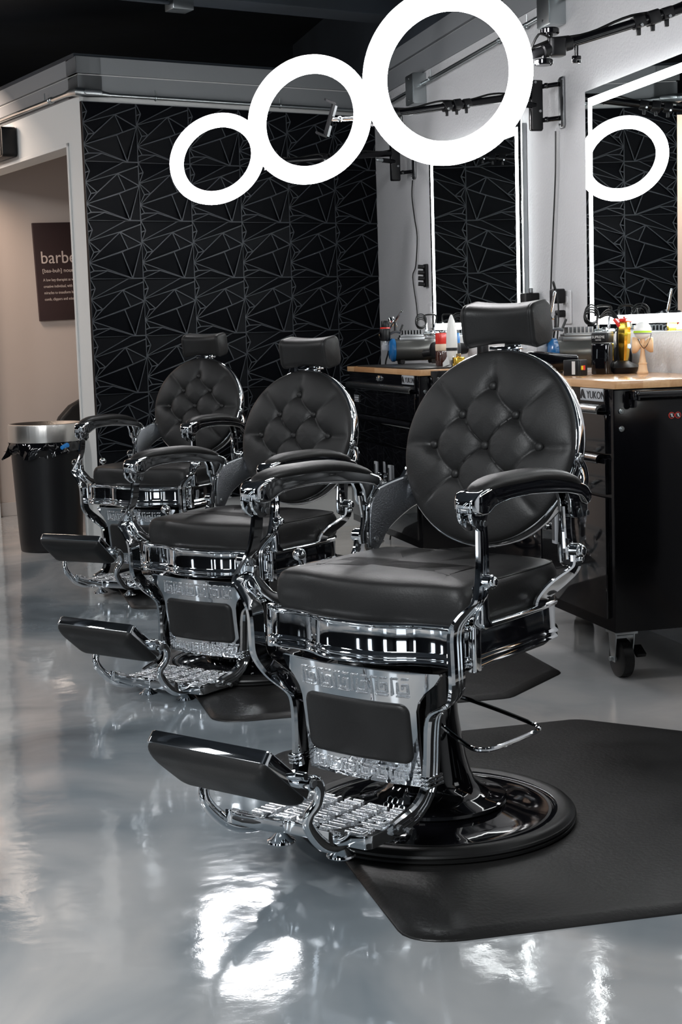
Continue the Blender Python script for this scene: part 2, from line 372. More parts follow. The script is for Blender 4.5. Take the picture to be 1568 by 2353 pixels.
for r in range(7):
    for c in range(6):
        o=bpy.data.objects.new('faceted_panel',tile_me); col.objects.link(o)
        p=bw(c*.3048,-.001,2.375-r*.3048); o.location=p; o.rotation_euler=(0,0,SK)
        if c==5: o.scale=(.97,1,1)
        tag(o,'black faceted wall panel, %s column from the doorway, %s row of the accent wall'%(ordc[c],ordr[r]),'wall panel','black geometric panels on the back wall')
# ------------------------------------------------------------------ conduit and boxes
def conduit_run():
    root=empty('electrical_conduit',bw(-.02,-.02,2.41))
    root.location=(0,0,0)
    b=MB(); b.tube([bw(.14,-.03,2.412),bw(tR-.06,-.03,2.405)],.011,10).build('pipe','steel',root)
    MB().tube([bw(-.03,.10,2.424),bw(-.03,1.4,2.43)],.013,10).build('pipe','steel',root)
    e=MB(); e.tube([bw(-.03,.12,2.424),bw(-.032,.02,2.423),bw(-.025,-.03,2.42),bw(.03,-.036,2.417),bw(.15,-.03,2.413)],[.013,.020,.024,.024,.014],12); e.build('elbow_fitting','steel',root)
    MB().rbox(bw(.055,-.058,2.418),(.10,.012,.026),.012,Matrix.Rotation(SK,3,'Z'),axis=1).build('cover_plate','steel',root,bevel=0)
    k=MB()
    for n_ in (.31,.34): k.torus(bw(-.03,n_,2.425),.013,.0045,nb,20,8)
    k.build('coupling','steel',root)
    s=MB()
    for t in (.42,1.18): s.tube([bw(t,-.03,2.40),bw(t,-.03,2.45)],.003,6); s.torus(bw(t,-.03,2.409),.013,.003,tb,16,6)
    s.tube([bw(-.03,.42,2.42),bw(-.03,.42,2.475)],.003,6)
    s.build('strap','steel',root)
    tag(root,'galvanised steel conduit running under the soffit above the black accent wall','conduit')
conduit_run()
root=empty('electrical_conduit'); MB().tube([(XW-.018,.3,2.40),(XW-.018,-.42,2.405)],.011,10).build('pipe','steel',root); MB().tube([(XW-.018,-.42,2.405),(XW-.018,-2.2,2.415)],.011,10).build('pipe','steel',root); MB().tube([(XW-.018,-2.2,2.44),(XW-.018,-4.2,2.50)],.011,10).build('pipe','steel',root)
q=MB()
for y in (-.62,-1.62,-1.95): q.tube([(XW-.02,y,2.40),(XW-.02,y,2.455)],.003,6); q.torus((XW-.018,y,2.408),.013,.003,(0,1,0),16,6)
q.build('strap','steel',root)
tag(root,'galvanised steel conduit along the right wall above the mirrors','conduit')
def jbox(y,z,label):
    r=empty('junction_box',(XW-.035,y,z)); MB().box((0,0,0),(.07,.13,.155)).build('box_body','steel',r,bevel=.004); MB().box((-.037,0,0),(.004,.125,.148)).build('cover_plate','steel',r,bevel=.001)
    s=MB(); 
    for dz in (-.055,.055): s.cyl((-.038,.0,dz),(-.043,0,dz),.005,8)
    s.build('screw','aluminium',r); tag(r,label,'junction box','steel junction boxes on the right wall')
jbox(-.42,2.385,'grey steel junction box on the right wall, seen through the largest ring light')
jbox(-2.26,2.42,'grey steel junction box on the right wall at the top edge, nearer the camera')
r=empty('junction_box',(0,0,0)); c0=Vector((-.42,-1.2,2.86))
# ceiling box
# ------------------------------------------------------------------ speaker on the doorway wall
r=empty('wall_speaker',bw(-.005,1.14,2.285)); r.rotation_euler=(0,0,SK)
MB().rbox((-.045,0,0),(.09,.36,.17),.02,axis=0).build('speaker_body','black_plastic',r); MB().box((-.092,0,0),(.004,.33,.15)).build('grille','black_rubber',r,bevel=.001)
tag(r,'black box speaker on the wall above the doorway at the left edge','speaker')
# ------------------------------------------------------------------ barber poster in hallway
r=empty('wall_poster',bw(.46,2.065,1.62)); r.rotation_euler=(0,0,SK)
ph=Matrix.Rotation(.034,4,'Y')
def pr(x,z): return ph@Vector((x,0,z))
cx0=-.02  # local x of left edge is measured along tb
r.location=bw(.700,2.062,1.600); r.rotation_euler=(0,-.030,SK)
PW=.46
MB().box((-.0,0,0),(PW*1.0,.022,.64)).build('canvas_board','poster_brown',r,bevel=.002)
tx=-PW/2+.035
R90=(PI/2,0,0)
text_mesh('barber',.115,'title_lettering','lettering_cream',r,(tx,-.0125,.055),R90,sx=.95)
text_mesh('[baa-buh] noun',.036,'subtitle_lettering','lettering_cream',r,(tx+.006,-.0125,-.005),R90)
for i,tt in enumerate(('A low key therapist as well as a','creative individual, with the','miracles to transform hair and','comb, clippers and scissors.')):
    text_mesh(tt,.0265,'body_lettering','lettering_cream',r,(tx+.008,-.0125,-.062-i*.042),R90,sx=.80)
tag(r,'dark brown canvas sign reading barber, hung on the hallway wall','wall sign')
# ------------------------------------------------------------------ waste bin
BX,BY=-.245,.285
r=empty('waste_bin',(BX,BY,0))
prof=[(.165,0),(.168,.004),(.172,.05),(.196,.585),(.197,.60),(.190,.60)]
MB().lathe([(a*1.0,z) for a,z in prof],seg=48).build('bin_body','black_plastic',r)
MB().lathe([(.196,.605),(.203,.600),(.2045,.61),(.2045,.685),(.202,.695),(.196,.697),(.150,.672),(.149,.64)],seg=64,cap=False).build('rim_band','brushed_steel',r)
bg=MB(); rings=[]
rn=random.Random(5)
for i,(rr,z) in enumerate(((.188,.605),(.201,.598),(.207,.575),(.211,.55),(.205,.53))):
    rings.append([Vector(((rr+ (i*.004)*math.sin(7*a+i)+.004*math.sin(23*a+2*i)+rn.uniform(-.002,.004)*i)*math.cos(a),(rr+(i*.004)*math.sin(7*a+i)+.004*math.sin(23*a+2*i))*math.sin(a),z-(.016*math.sin(3*a+1)+.008*math.sin(11*a) if i==4 else 0))) for a in [2*PI*k/120 for k in range(120)]])
bg.loft(rings,False); bg.build('liner_bag','black_gloss',r,angle=60)
kn=MB(); kn.loft([[Vector((-.205,-.06,.59)),Vector((-.20,-.02,.60)),Vector((-.19,-.05,.55))],[Vector((-.225,-.09,.55)),Vector((-.215,-.03,.56)),Vector((-.20,-.08,.53))],[Vector((-.250,-.12,.518)),Vector((-.246,-.11,.522)),Vector((-.245,-.12,.512))]]); kn.build('bag_corner','black_gloss',r)
MB().rbox((.085,-.188,.575),(.055,.012,.028),.012,Euler((0,-.45,.42)).to_matrix(),axis=1).build('blue_tab','blue_bright',r)['label']='bright blue tab under the steel rim'
tag(r,'black waste bin with a brushed steel rim and black liner, left of the chairs','bin')
# dark curved chair back in the hallway, only its top shows behind the door jamb
r=empty('salon_chair',bw(.76,1.60,0)); r.rotation_euler=(0,0,SK); r.scale=(.92,.92,.90)
MB().rbox((0,0,.44),(.5,.5,.12),.08).build('seat','leather',r)
bk=MB(); pts=[(-.33,.66),(-.30,.72),(-.22,.80),(-.10,.86),(.05,.885),(.2,.86),(.3,.78),(.33,.66),(.3,.5),(-.3,.5)]
bk.prism([(x,.18,z) for x,z in pts],(0,.09,0),0); bk.build('backrest','leather',r,bevel=.03,seg=3)
for sx in (-1,1):
    for sy in (-1,1): MB().cyl((sx*.2,sy*.2,0),(sx*.2,sy*.2,.4),.014).build('leg','steel',r)
tag(r,'dark rounded chair back showing behind the bin, inside the hallway','chair')
# ------------------------------------------------------------------ BARBER CHAIR
def plate_sweep(rows, mb):
    """rows: (x, yfront, yrear, z, thickness, dirangle) rectangular section in the side plane, rounded front"""
    rings=[]
    for i,(x,yf,yr,z,th,an) in enumerate(rows):
        h=th/2; ca,sa=math.cos(an),math.sin(an); L=yf-yr; e=min(h*.7,L*.25)
        sec=[(-h,e),(-h,L-e),(-h+e*.8,L),(h-e*.8,L),(h,L-e),(h,e),(h-e*.8,0),(-h+e*.8,0)]
        # an tilts the section: points offset along (y,z)=(ca,sa)
        rings.append([Vector((x+a, yr+b*ca, z+b*sa)) for a,b in sec])
    return mb.loft(rings)
def side_profile_prism(poly, x0, x1, mb):
    return mb.loft([[Vector((x0,y,z)) for y,z in poly],[Vector((x1,y,z)) for y,z in poly]])
KEY=[ # one greek-key motif on a 0..1 square: strokes as (x0,z0,x1,z1)
 (.02,.0,.14,1),(.02,.0,.45,.12),(.30,.20,.42,.86),(.30,.74,.86,.88),(.80,.30,.94,.88),(.56,.30,.94,.42),(.56,.30,.68,.62),(.56,0,.98,.12),(.20,.9,1.0,1.0)]
def make_chair():
    root=empty('barber_chair')
    # --- base (does not move with the seat)
    b=MB(); b.lathe([(.325,.0),(.331,.004),(.331,.009),(.327,.011),(.331,.015),(.329,.020),(.325,.022),(.322,.027),(.312,.031),(.298,.031),(.285,.024)],seg=96); b.build('base_ring','black_rubber',root)
    b=MB(); b.lathe([(.300,.016),(.288,.0265),(.272,.0235),(.22,.030),(.165,.041),(.150,.042)],seg=96); b.build('base_dish','black_gloss',root)
    b=MB(); b.lathe([(.150,.030),(.168,.040),(.173,.046),(.172,.053),(.164,.057),(.140,.062),(.115,.074),(.098,.092),(.088,.115),(.079,.15),(.070,.20),(.063,.25),(.060,.30),(.058,.44)],seg=72); b.build('pedestal','black_gloss',root)
    hx=MB()
    def hexa(cx,cz,s): 
        p=[(cx+s*math.cos(PI/6+k*PI/3),cz+s*math.sin(PI/6+k*PI/3)) for k in range(6)]
        for k in range(6):
            a,b_=p[k],p[(k+1)%6]; f=lambda q:(q[0], .0945+.12*0+ (.19-q[1])*0, q[1])
            pa=Vector((a[0],.148-(a[1]-.06)*.55,a[1]*1.0)); pb=Vector((b_[0],.148-(b_[1]-.06)*.55,b_[1]))
            hx.tube([pa,pb],.0011,5)
    for i,(cx,cz) in enumerate(((-.0,.072),(.0145,.072),(-.0145,.072),(.0072,.0595),(-.0072,.0595),(.0217,.0595),(-.0217,.0595),(.0,.047))): hexa(cx,cz+.006,.0078)
    hx.xform(Matrix.Translation((0,.012,0))); hx.build('honeycomb_emblem','chrome',root)
    # --- hydraulic pump lever
    lv=[(-.03,-.055,.292),(-.06,-.064,.287),(-.14,-.075,.268),(-.215,-.085,.247),(-.236,-.082,.242),(-.248,-.066,.240),(-.246,-.04,.237),(-.225,.02,.227),(-.210,.065,.222),(-.195,.086,.222),(-.170,.093,.224),(-.12,.083,.241),(-.083,.072,.254),(-.04,.055,.268)]
    UP=empty('seat_lift'); bpy.data.objects.remove(UP)
    parts=[]
    def add(o): parts.append(o); return o
    MB().tube(spl(lv,4),.0052,8).build('pump_lever','chrome',root)
    # --- seat frame (chrome skirt, serpentine front)
    def plan(s=0.0):
        fr=[(-.278,.225),(-.272,.246),(-.248,.258),(-.205,.258),(-.17,.262),(-.138,.270),(-.10,.290),(-.06,.302),(0,.307),(.06,.302),(.10,.290),(.138,.270),(.17,.262),(.205,.258),(.248,.258),(.272,.246),(.278,.225)]
        sd=[(.278,.05),(.276,-.05),(.268,-.12),(.24,-.165),(.19,-.185),(0,-.19),(-.19,-.185),(-.24,-.165),(-.268,-.12),(-.276,-.05),(-.278,.05)]
        fr=spl(fr,3); return [(x*(1+s/.27),y*(1+s/.27)) for x,y in fr+sd]
    k=MB(); lev=[(.437,-.012),(.440,-.002),(.447,.002),(.452,-.001),(.4545,-.004),(.457,.001),(.4605,.003),(.464,.001),(.467,-.003),(.470,-.004),(.518,-.004),(.521,.0),(.5265,.002),(.531,-.001),(.532,-.006),(.528,-.03)]
    k.loft([[Vector((x,y,z)) for x,y in plan(s)] for z,s in lev]); add(k.build('seat_frame','chrome',root,angle=50))
    # corner blocks of the frame
    for s in (-1,1): add(MB().rbox((s*.272,.232,.484),(.020,.028,.098),.006,seg=3).build('corner_block','chrome',root))
    # --- seat cushion
    def seat_ring(ins,z,dome=0):
        out=[]
        W=.252-ins; 
        pts=[(-W,.15),(-W,.215-ins*.5),(-W+.018,.242-ins),(-.17,.252-ins),(-.09,.272-ins),(0,.282-ins),(.09,.272-ins),(.17,.252-ins),(W-.018,.242-ins),(W,.215-ins*.5),(W,.15),(W,0),(W*.985,-.12),(W*.90,-.175+ins),(W*.6,-.185+ins),(0,-.188+ins),(-W*.6,-.185+ins),(-W*.90,-.175+ins),(-W*.985,-.12),(-W,0)]
        pts=spl(pts+[pts[0]],4)[:-1]
        for x,y in pts:
            z2=z+dome*(.5+.5*math.cos(max(-1,min(1,x/.26))*PI))*.5
            out.append(Vector((x,y,z2)))
        return out
    rings=[seat_ring(.012,.524),seat_ring(.002,.527),seat_ring(-.004,.545),seat_ring(-.006,.565),seat_ring(-.004,.590),seat_ring(.0015,.604),seat_ring(.0045,.6080),seat_ring(.008,.6105),seat_ring(.014,.6135),seat_ring(.03,.618),seat_ring(.07,.622),seat_ring(.13,.624),seat_ring(.19,.624)]
    k=MB().loft(rings); sc=add(k.build('seat_cushion','leather',root,angle=70))
    sp=[p+Vector((0,0,.0012)) for p in seat_ring(.0045,.6080)]; i0=[i for i,p in enumerate(sp) if p.y<.17]; i0.sort(key=lambda i:(i-30)%len(sp)); MB().tube([sp[i] for i in i0],.0019,6).build('piping','leather',sc)
    # --- side arms : front post (from arm bracket, past the knob, down outside the frame, to the leg)
    for s in (1,-1):
        rows=[(.298,.252,.226,.766,.011,0),(.299,.257,.224,.750,.012,0),(.301,.262,.224,.722,.0125,-.15),(.304,.268,.226,.690,.013,-.25),(.309,.281,.234,.660,.0135,-.3),(.317,.300,.247,.632,.014,-.3),(.320,.312,.257,.608,.014,-.2),(.312,.318,.266,.586,.014,0),(.295,.322,.272,.566,.015,.1),(.276,.324,.274,.546,.016,0),(.268,.323,.273,.522,.017,0),(.267,.321,.272,.480,.018,0),(.267,.319,.270,.440,.018,0),(.262,.312,.262,.418,.018,-.1),(.247,.298,.245,.396,.018,-.3),(.228,.288,.232,.376,.018,-.25),(.204,.286,.232,.356,.0185,-.1),(.186,.285,.234,.335,.019,0),(.180,.285,.235,.30,.019,0),(.178,.287,.237,.24,.019,0),(.177,.290,.240,.20,.019,.05)]
        rows=[tuple(a) for a in spl(rows,3)]
        # lower curve forward to the foot plate: section rotates from horizontal to vertical
        k=MB(); rr=[]
        for (x,yf,yr,z,th,an) in rows:
            rr.append((x,(yr,z),(yr+(yf-yr)*math.cos(an),z+(yf-yr)*math.sin(an)),th))
        cen=(.352,.222); 
        for a in (0,.2,.45,.7,.95,1.15,1.3):
            ro=.1095; ri=.062
            rr.append((.176-.01*a,(cen[0]-ro*math.cos(a)-.0*a,cen[1]-.022-ro*math.sin(a)*.86),(cen[0]-ri*math.cos(a),cen[1]-.022-ri*math.sin(a)*.86),.018))
        rr.append((.162,(.372,.103),(.378,.140),.017)); rr.append((.161,(.392,.110),(.394,.134),.015))
        rings=[]
        for x,(y0,z0),(y1,z1),th in rr:
            h=th/2; q=[]
            for a,b_ in ((-h,.12),(-h,.88),(-h*.45,1),(h*.45,1),(h,.88),(h,.64),(h*.62,.60),(h*.62,.55),(h,.51),(h,.42),(h*.62,.38),(h*.62,.33),(h,.29),(h,.12),(h*.45,0),(-h*.45,0)):
                q.append(Vector((s*(x+a),y0+(y1-y0)*b_,z0+(z1-z0)*b_)))
            rings.append(q)
        k.loft(rings); fp=add(k.build('side_post','chrome',root,angle=34))
        # knob, bolt
        k=MB(); k.cyl((s*.318,.262,.633),(s*.338,.262,.633),.0155,20); k.ball((s*.338,.262,.633),.0135,14,(1,1,.7),(1,0,0)); k.build('knob','chrome',fp)
        k=MB(); k.cyl((s*.309,.262,.630),(s*.300,.262,.630),.0085,14); k.cyl((s*.302,.262,.630),(s*.297,.262,.630),.0055,6); k.build('bolt','aluminium',fp)
        # lug under the knob reaching the frame
        k=MB(); pl=[(.270,.622),(.252,.622),(.247,.59),(.243,.555),(.225,.534),(.262,.532),(.268,.545)]; side_profile_prism(pl,s*.292,s*.318,k); k.build('lug','chrome',fp,bevel=.004)
        k=MB(); k.loft([[Vector((s*.305,.272,.60)),Vector((s*.305,.252,.60)),Vector((s*.293,.252,.60)),Vector((s*.293,.272,.60))],[Vector((s*.285,.262,.560)),Vector((s*.285,.225,.560)),Vector((s*.275,.225,.560)),Vector((s*.275,.262,.560))],[Vector((s*.262,.24,.533)),Vector((s*.262,.17,.533)),Vector((s*.250,.17,.533)),Vector((s*.250,.24,.533))]]); k.build('gusset','chrome',fp,bevel=.003)
        k=MB(); k.cyl((s*.166,.374,.122),(s*.175,.374,.122),.0075,12); k.build('bolt','aluminium',fp); MB().cyl((s*.170,.345,.108),(s*.179,.345,.108),.0075,12).build('bolt','aluminium',fp)
        # foot collar of the lower leg
        k=MB(); 
        for z in (.205,.196,.187): k.rbox((s*.178,.265-(.2-z)*.2,z),(.024,.060,.006),.004)
        k.build('collar','chrome',fp)
        # --- rear post (bracket to hinge) and lower rear arm
        rows=[(.283,-.122,-.160,.742,.011,0),(.282,-.126,-.158,.715,.011,0),(.281,-.130,-.158,.690,.011,0),(.283,-.128,-.160,.665,.012,0),(.286,-.125,-.165,.645,.013,0),(.286,-.128,-.165,.622,.013,0)]
        k=MB(); plate_sweep([tuple(a) for a in spl(rows,3)],k); k.xform(Matrix.Scale(s,4,(1,0,0))) if s<0 else None; rp=add(k.build('rear_post','chrome',root))
        k=MB(); k.cyl((s*.286,-.148,.640),(s*.316,-.148,.640),.0175,20); k.ball((s*.316,-.148,.640),.0155,14,(1,1,.7),(1,0,0)); k.ball((s*.312,-.150,.622),.010,12); k.build('hinge_knob','chrome',rp)
        k=MB(); k.cyl((s*.266,-.158,.632),(s*.256,-.158,.632),.0085,14); k.cyl((s*.259,-.158,.632),(s*.254,-.158,.632),.0055,6); k.build('bolt','aluminium',rp)
        rows=[(.302,-.130,-.165,.632,.014,0),(.304,-.125,-.163,.608,.014,.1),(.300,-.110,-.152,.588,.014,.35),(.290,-.085,-.130,.570,.014,.5),(.278,-.055,-.105,.553,.014,.45),(.266,-.035,-.085,.540,.014,.2),(.262,-.03,-.075,.532,.014,0)]
        k=MB(); plate_sweep([tuple(a) for a in spl(rows,3)],k); k.xform(Matrix.Scale(s,4,(1,0,0))) if s<0 else None; add(k.build('rear_arm','chrome',root))
        # --- armrest: chrome casting
        top=[(.288,.806),(.284,.814),(.272,.819),(.22,.823),(.13,.826),(.03,.820),(-.08,.802),(-.17,.785),(-.200,.776),(-.207,.765)]
        bot=[(-.209,.735),(-.209,.716),(-.200,.709),(-.190,.716),(-.182,.738),(-.168,.757),(-.14,.768),(-.10,.777),(-.04,.783),(.05,.787),(.13,.787),(.18,.782),(.215,.773),(.232,.758),(.238,.742),(.244,.736),(.256,.742),(.268,.752),(.284,.768),(.290,.790)]
        tp=spl(top,3); bt=spl(bot,3)
        # build as loft along y using matched top/bottom samples
        def zat(P,y,side):
            c=[z for (a,z),(b_,z2) in zip(P,P[1:]) for z in ([z+(z2-z)*((y-a)/(b_-a))] if (a-y)*(b_-y)<=0 and abs(b_-a)>1e-6 else [])]
            return (max(c) if side else min(c)) if c else None
        k=MB(); rings=[]
        ys=[.2895,.284,.274,.262,.25,.24,.23,.22,.205,.19,.17,.14,.1,.05,0,-.05,-.1,-.13,-.15,-.165,-.175,-.185,-.195,-.203,-.2085]
        topf=lambda y: .8255-.62*max(0,.06-y)**2-1.0*max(0,y-.16)**2
        def botf(y):
            pts=[(-.2085,.748),(-.20,.738),(-.19,.742),(-.18,.752),(-.165,.762),(-.14,.768),(-.10,.775),(-.04,.781),(.05,.787),(.13,.787),(.18,.782),(.205,.775),(.225,.768),(.24,.765),(.262,.765),(.28,.770),(.2895,.782)]
            for (a,z),(b_,z2) in zip(pts,pts[1:]):
                if a<=y<=b_: return z+(z2-z)*(y-a)/(b_-a)
            return .77
        for y in ys:
            wd=.0235 if y<.2 else .0235+.006*math.sin(min(1,(y-.2)/.05)*PI/2)
            if y>.27: wd*=math.sqrt(max(.15,1-((y-.27)/.024)**2))
            zt,zb=topf(y),botf(y)
            if y>.27: zt-=.012*((y-.27)/.02)**2
            if y<-.19: zt-=.01*((-.19-y)/.0185)**1.5*1.2
            r_=min(.008,(zt-zb)*.3); q=[]
            for sx,sz,a0 in ((1,1,0),(-1,1,PI/2),(-1,-1,PI),(1,-1,1.5*PI)):
                for j in range(4):
                    a=a0+j*PI/6; cxx=sx*(wd-r_); czz=(zt-r_) if sz>0 else (zb+r_)
                    q.append(Vector((s*.288+cxx+r_*math.cos(a),y,czz+r_*math.sin(a))))
            rings.append(q)
        k.loft(rings); arm=add(k.build('armrest','chrome',root,angle=45))
        # forked brackets under both ends
        k=MB()
        for dx in (-.0135,.0135):
            side_profile_prism([(.289,.785),(.290,.766),(.284,.752),(.272,.742),(.258,.733),(.244,.732),(.232,.744),(.226,.765),(.22,.785)],s*.290+dx-.0045,s*.290+dx+.0045,k)
        k.build('front_bracket','chrome',arm,bevel=.0025)
        k=MB()
        for dx in (-.013,.013):
            side_profile_prism([(-.115,.776),(-.128,.755),(-.132,.728),(-.142,.716),(-.165,.712),(-.195,.712),(-.207,.720),(-.209,.76),(-.19,.778)],s*.285+dx-.0045,s*.285+dx+.0045,k)
        k.build('rear_bracket','chrome',arm,bevel=.0025)
        for (y,z) in ((.246,.748),(-.188,.722)):
            for xa,xb in ((.267,.2645),(.311,.3135)): MB().cyl((s*xa,y,z),(s*xb,y,z),.0065,12).build('pin','aluminium',arm)
        # pad
        k=MB(); rings=[]; N=22
        for i in range(N+1):
            t=i/N; y=.268-.456*t; ww=.0315*math.sqrt(max(.02,1-abs(2*t-1)**5)); hh=.0205*math.sqrt(max(.02,1-abs(2*t-1)**4)); zb=topf(y)-.003
            q=[]
            for j in range(13):
                a=PI*j/12; q.append(Vector((s*.290+ww*math.cos(a),y,zb+hh*math.sin(a)**.75)))
            q+= [Vector((s*.290-ww*.94,y,zb-.004)),Vector((s*.290+ww*.94,y,zb-.004))]
            rings.append(q)
        k.loft(rings); k.build('arm_pad','leather',arm,angle=60)
        # --- back bracket (textured plate with polished edge) from hinge to the backrest rim
        poly=[(-.140,.615),(-.138,.650),(-.142,.690),(-.150,.722),(-.175,.748),(-.215,.768),(-.26,.782),(-.31,.795),(-.330,.780),(-.327,.735),(-.30,.722),(-.262,.706),(-.228,.680),(-.200,.650),(-.186,.620),(-.165,.605)]
        poly=spl(poly+[poly[0]],3)[:-1]
        bx=lambda y,x:s*(x-.62*max(0,-.185-y))
        k=MB(); k.loft([[Vector((bx(y,.262),y,z)) for y,z in poly],[Vector((bx(y,.276),y,z)) for y,z in poly]]); bb=add(k.build('back_bracket','chrome_textured',root,bevel=.002))
        k=MB(); k.tube([Vector((bx(y,.269),y,z)) for y,z in poly],.0052,8,True); k.build('polished_edge','chrome',bb)
        ee=-.045 if s>0 else 0
        ear=spl([(-.235+ee,.762,.268),(-.255+ee,.778,.268),(-.268+ee,.798,.262),(-.270+ee,.818,.256),(-.262+ee,.834,.252)],4)
        k=MB(); k.loft([[Vector((s*(x-.005),y+.013,z)),Vector((s*(x-.005),y-.013,z)),Vector((s*(x+.004),y-.013,z)),Vector((s*(x+.004),y+.013,z))] for y,z,x in ear]); k.cyl((s*.246,-.262+ee,.836),(s*.257,-.262+ee,.836),.0135,16); k.build('back_ear','chrome',bb,bevel=.002)
        MB().cyl((s*.256,-.262+ee,.836),(s*.261,-.262+ee,.836),.0075,12).build('bolt','aluminium',bb)
    # recline lever with ball
    k=MB(); k.tube(spl([(.262,.02,.50),(.285,.04,.53),(.292,.08,.575),(.290,.103,.612)],4),.0055,8); lvr=add(k.build('recline_lever','chrome',root)); MB().ball((.290,.107,.627),.0165,16,(1,1,.92)).build('ball_knob','chrome',lvr)
    # --- backrest disc
    ct,st=math.cos(math.radians(15.5)),math.sin(math.radians(15.5))
    BM=Matrix(((1,0,0,0),(0,ct,-st,-.258),(0,st,ct,.862),(0,0,0,1)))@Matrix.Diagonal((.985,1,.978,1))
    # local frame: x lateral, y out of the face (forward), z up in the disc plane
    R0=.2405; btn=[(0,.150),(.076,.077),(-.076,.077),(.150,0),(0,0),(-.150,0),(.076,-.073),(-.076,-.073),(0,-.150)]
    segs=[((0,.15),(.076,.077)),((0,.15),(-.076,.077)),((.076,.077),(.15,0)),((-.076,.077),(-.15,0)),((.076,.077),(0,0)),((-.076,.077),(0,0)),((.15,0),(.076,-.073)),((-.15,0),(-.076,-.073)),((0,0),(.076,-.073)),((0,0),(-.076,-.073)),((.076,-.073),(0,-.15)),((-.076,-.073),(0,-.15)),
          ((0,.15),(0,.24)),((0,-.15),(0,-.24)),((.15,0),(.24,0)),((-.15,0),(-.24,0)),((.076,.077),(.172,.168)),((-.076,.077),(-.172,.168)),((.076,-.073),(.172,-.168)),((-.076,-.073),(-.172,-.168))]
    def sdist(p,a,b_):
        ax,ay=a; bx,by=b_; dx,dy=bx-ax,by-ay; t=max(0,min(1,((p[0]-ax)*dx+(p[1]-ay)*dy)/(dx*dx+dy*dy))); 
        # bowed crease
        ox,oy=-dy,dx; q=.035*math.sin(PI*t)
        return math.hypot(p[0]-ax-dx*t-ox*q,p[1]-ay-dy*t-oy*q)
    def face(x,z):
        r=math.hypot(x,z)/R0; h=.030*math.sqrt(max(0,1-r**3.2))*1.0+.0
        d=min(sdist((x,z),a,b_) for a,b_ in segs); db=min(math.hypot(x-a,z-c) for a,c in btn)
        fade=min(1,max(0,(1-r)*9)); 
        h-= (.0042*math.exp(-d/.0024)+.0022*math.exp(-(d/.012)**2)+.0022*math.exp(-(d/.028)**2))*fade + .0085*math.exp(-(db/.017)**2) + .0065*math.exp(-(db/.042)**2)
        return h-.012
    k=MB(); NR,NA=64,176; rings=[]
    for i in range(NR):
        r=R0*(1-i/NR)**.95; rings.append([Vector((r*math.cos(2*PI*j/NA),face(r*math.cos(2*PI*j/NA),r*math.sin(2*PI*j/NA)),r*math.sin(2*PI*j/NA))) for j in range(NA)])
    k.loft(rings,False); k.f.append(tuple(len(k.v)-NA+j for j in range(NA)))
    k.loft([[Vector((R0*math.cos(2*PI*j/NA),-.030,R0*math.sin(2*PI*j/NA))) for j in range(NA)],rings[0]],False)
    k.xform(BM); br=add(k.build('backrest_cushion','leather',root,angle=80))
    k=MB()
    for a,b_ in segs:
        pts=[]
        for i in range(13):
            t=i/12; dx,dy=b_[0]-a[0],b_[1]-a[1]; q=.035*math.sin(PI*t); x=a[0]+dx*t-dy*q; z=a[1]+dy*t+dx*q
            if math.hypot(x,z)<R0*.985: pts.append((x,face(x,z)+.0001,z))
        if len(pts)>2: k.tube(pts,.0009,4)
    k.xform(BM); k.build('stitching','leather_seam',br)
    for x,z in btn:
        k=MB(); k.ball((x,face(x,z)+.0065,z),.0122,16,(1,1,.62),(0,1,0)); k.xform(BM); k.build('tuft_button','leather',br)
    k=MB(); prof=[(.2405,-.016),(.2455,-.020),(.2475,-.026),(.2475,-.046),(.2455,-.050),(.2440,-.056),(.2400,-.060),(.20,-.070),(.10,-.078),(.02,-.080)]
    rings=[[Vector((r*math.cos(2*PI*j/120),y,r*math.sin(2*PI*j/120))) for j in range(120)] for r,y in prof]; k.loft(rings); k.xform(BM); add(k.build('backrest_shell','chrome',root,angle=40))
    # --- headrest
    def hring(x):
        u=x/.118; s1=1-.0*u; w=.044+.006*u*u; h=.048+.0085*u*u; r_=.026; out=[]
        for sx,sz,a0 in ((1,1,0),(-1,1,PI/2),(-1,-1,PI),(1,-1,1.5*PI)):
            for j in range(7):
                a=a0+j*PI/12; out.append((sx*(w-r_)+r_*math.cos(a)-.007*(1-u*u)+(.0 if sx<0 else -.003*(1-u*u)),sz*(h-r_)+r_*math.sin(a)))
        return out
    HM=Matrix.Translation((0,-.372,1.150))@Matrix.Rotation(-math.radians(10),4,'X')
    k=MB(); rings=[]
    xs=[-.1245,-.1235,-.121,-.1175,-.114,-.112,-.1105,-.109]+[-.1+.2*i/16 for i in range(17)]+[.109,.1105,.112,.114,.1175,.121,.1235,.1245]
    for x in xs:
        ax=abs(x); sc=1.0
        if ax>.112: sc=1-.16*((ax-.112)/.0125)**2.2
        if abs(ax-.1105)<.0008: sc=.975
        rings.append([Vector((x,a*sc,b_*sc)) for a,b_ in hring(max(-.118,min(.118,x)))])
    k.loft(rings); k.xform(HM@Matrix.Translation((.004,0,0))@Matrix.Diagonal((.83,1,.97,1))); hr=add(k.build('headrest','leather',root,angle=75))
    k=MB(); k.box((0,-.395,1.06),(.045,.006,.12)); k.box((0,-.372,1.092),(.085,.04,.008)); k.build('headrest_bracket','chrome',hr,bevel=.002)
    # --- kick panel: curved chrome plate, two greek-key friezes, leather pad
    yc=lambda x,z: .307-.75*x*x-.030*(.42-z)/.24
    k=MB(); rows=[(.176,.150),(.18,.152),(.30,.152),(.345,.154),(.365,.160),(.385,.175),(.405,.198),(.425,.212),(.430,.210)]; rings=[]
    for z,hw in rows:
        f=[Vector((-hw+2*hw*i/24,yc(-hw+2*hw*i/24,z),z)) for i in range(25)]; rings.append(f+[p-Vector((0,.010,0)) for p in reversed(f)])
    k.loft(rings); kp=add(k.build('front_panel','chrome',root,angle=40))
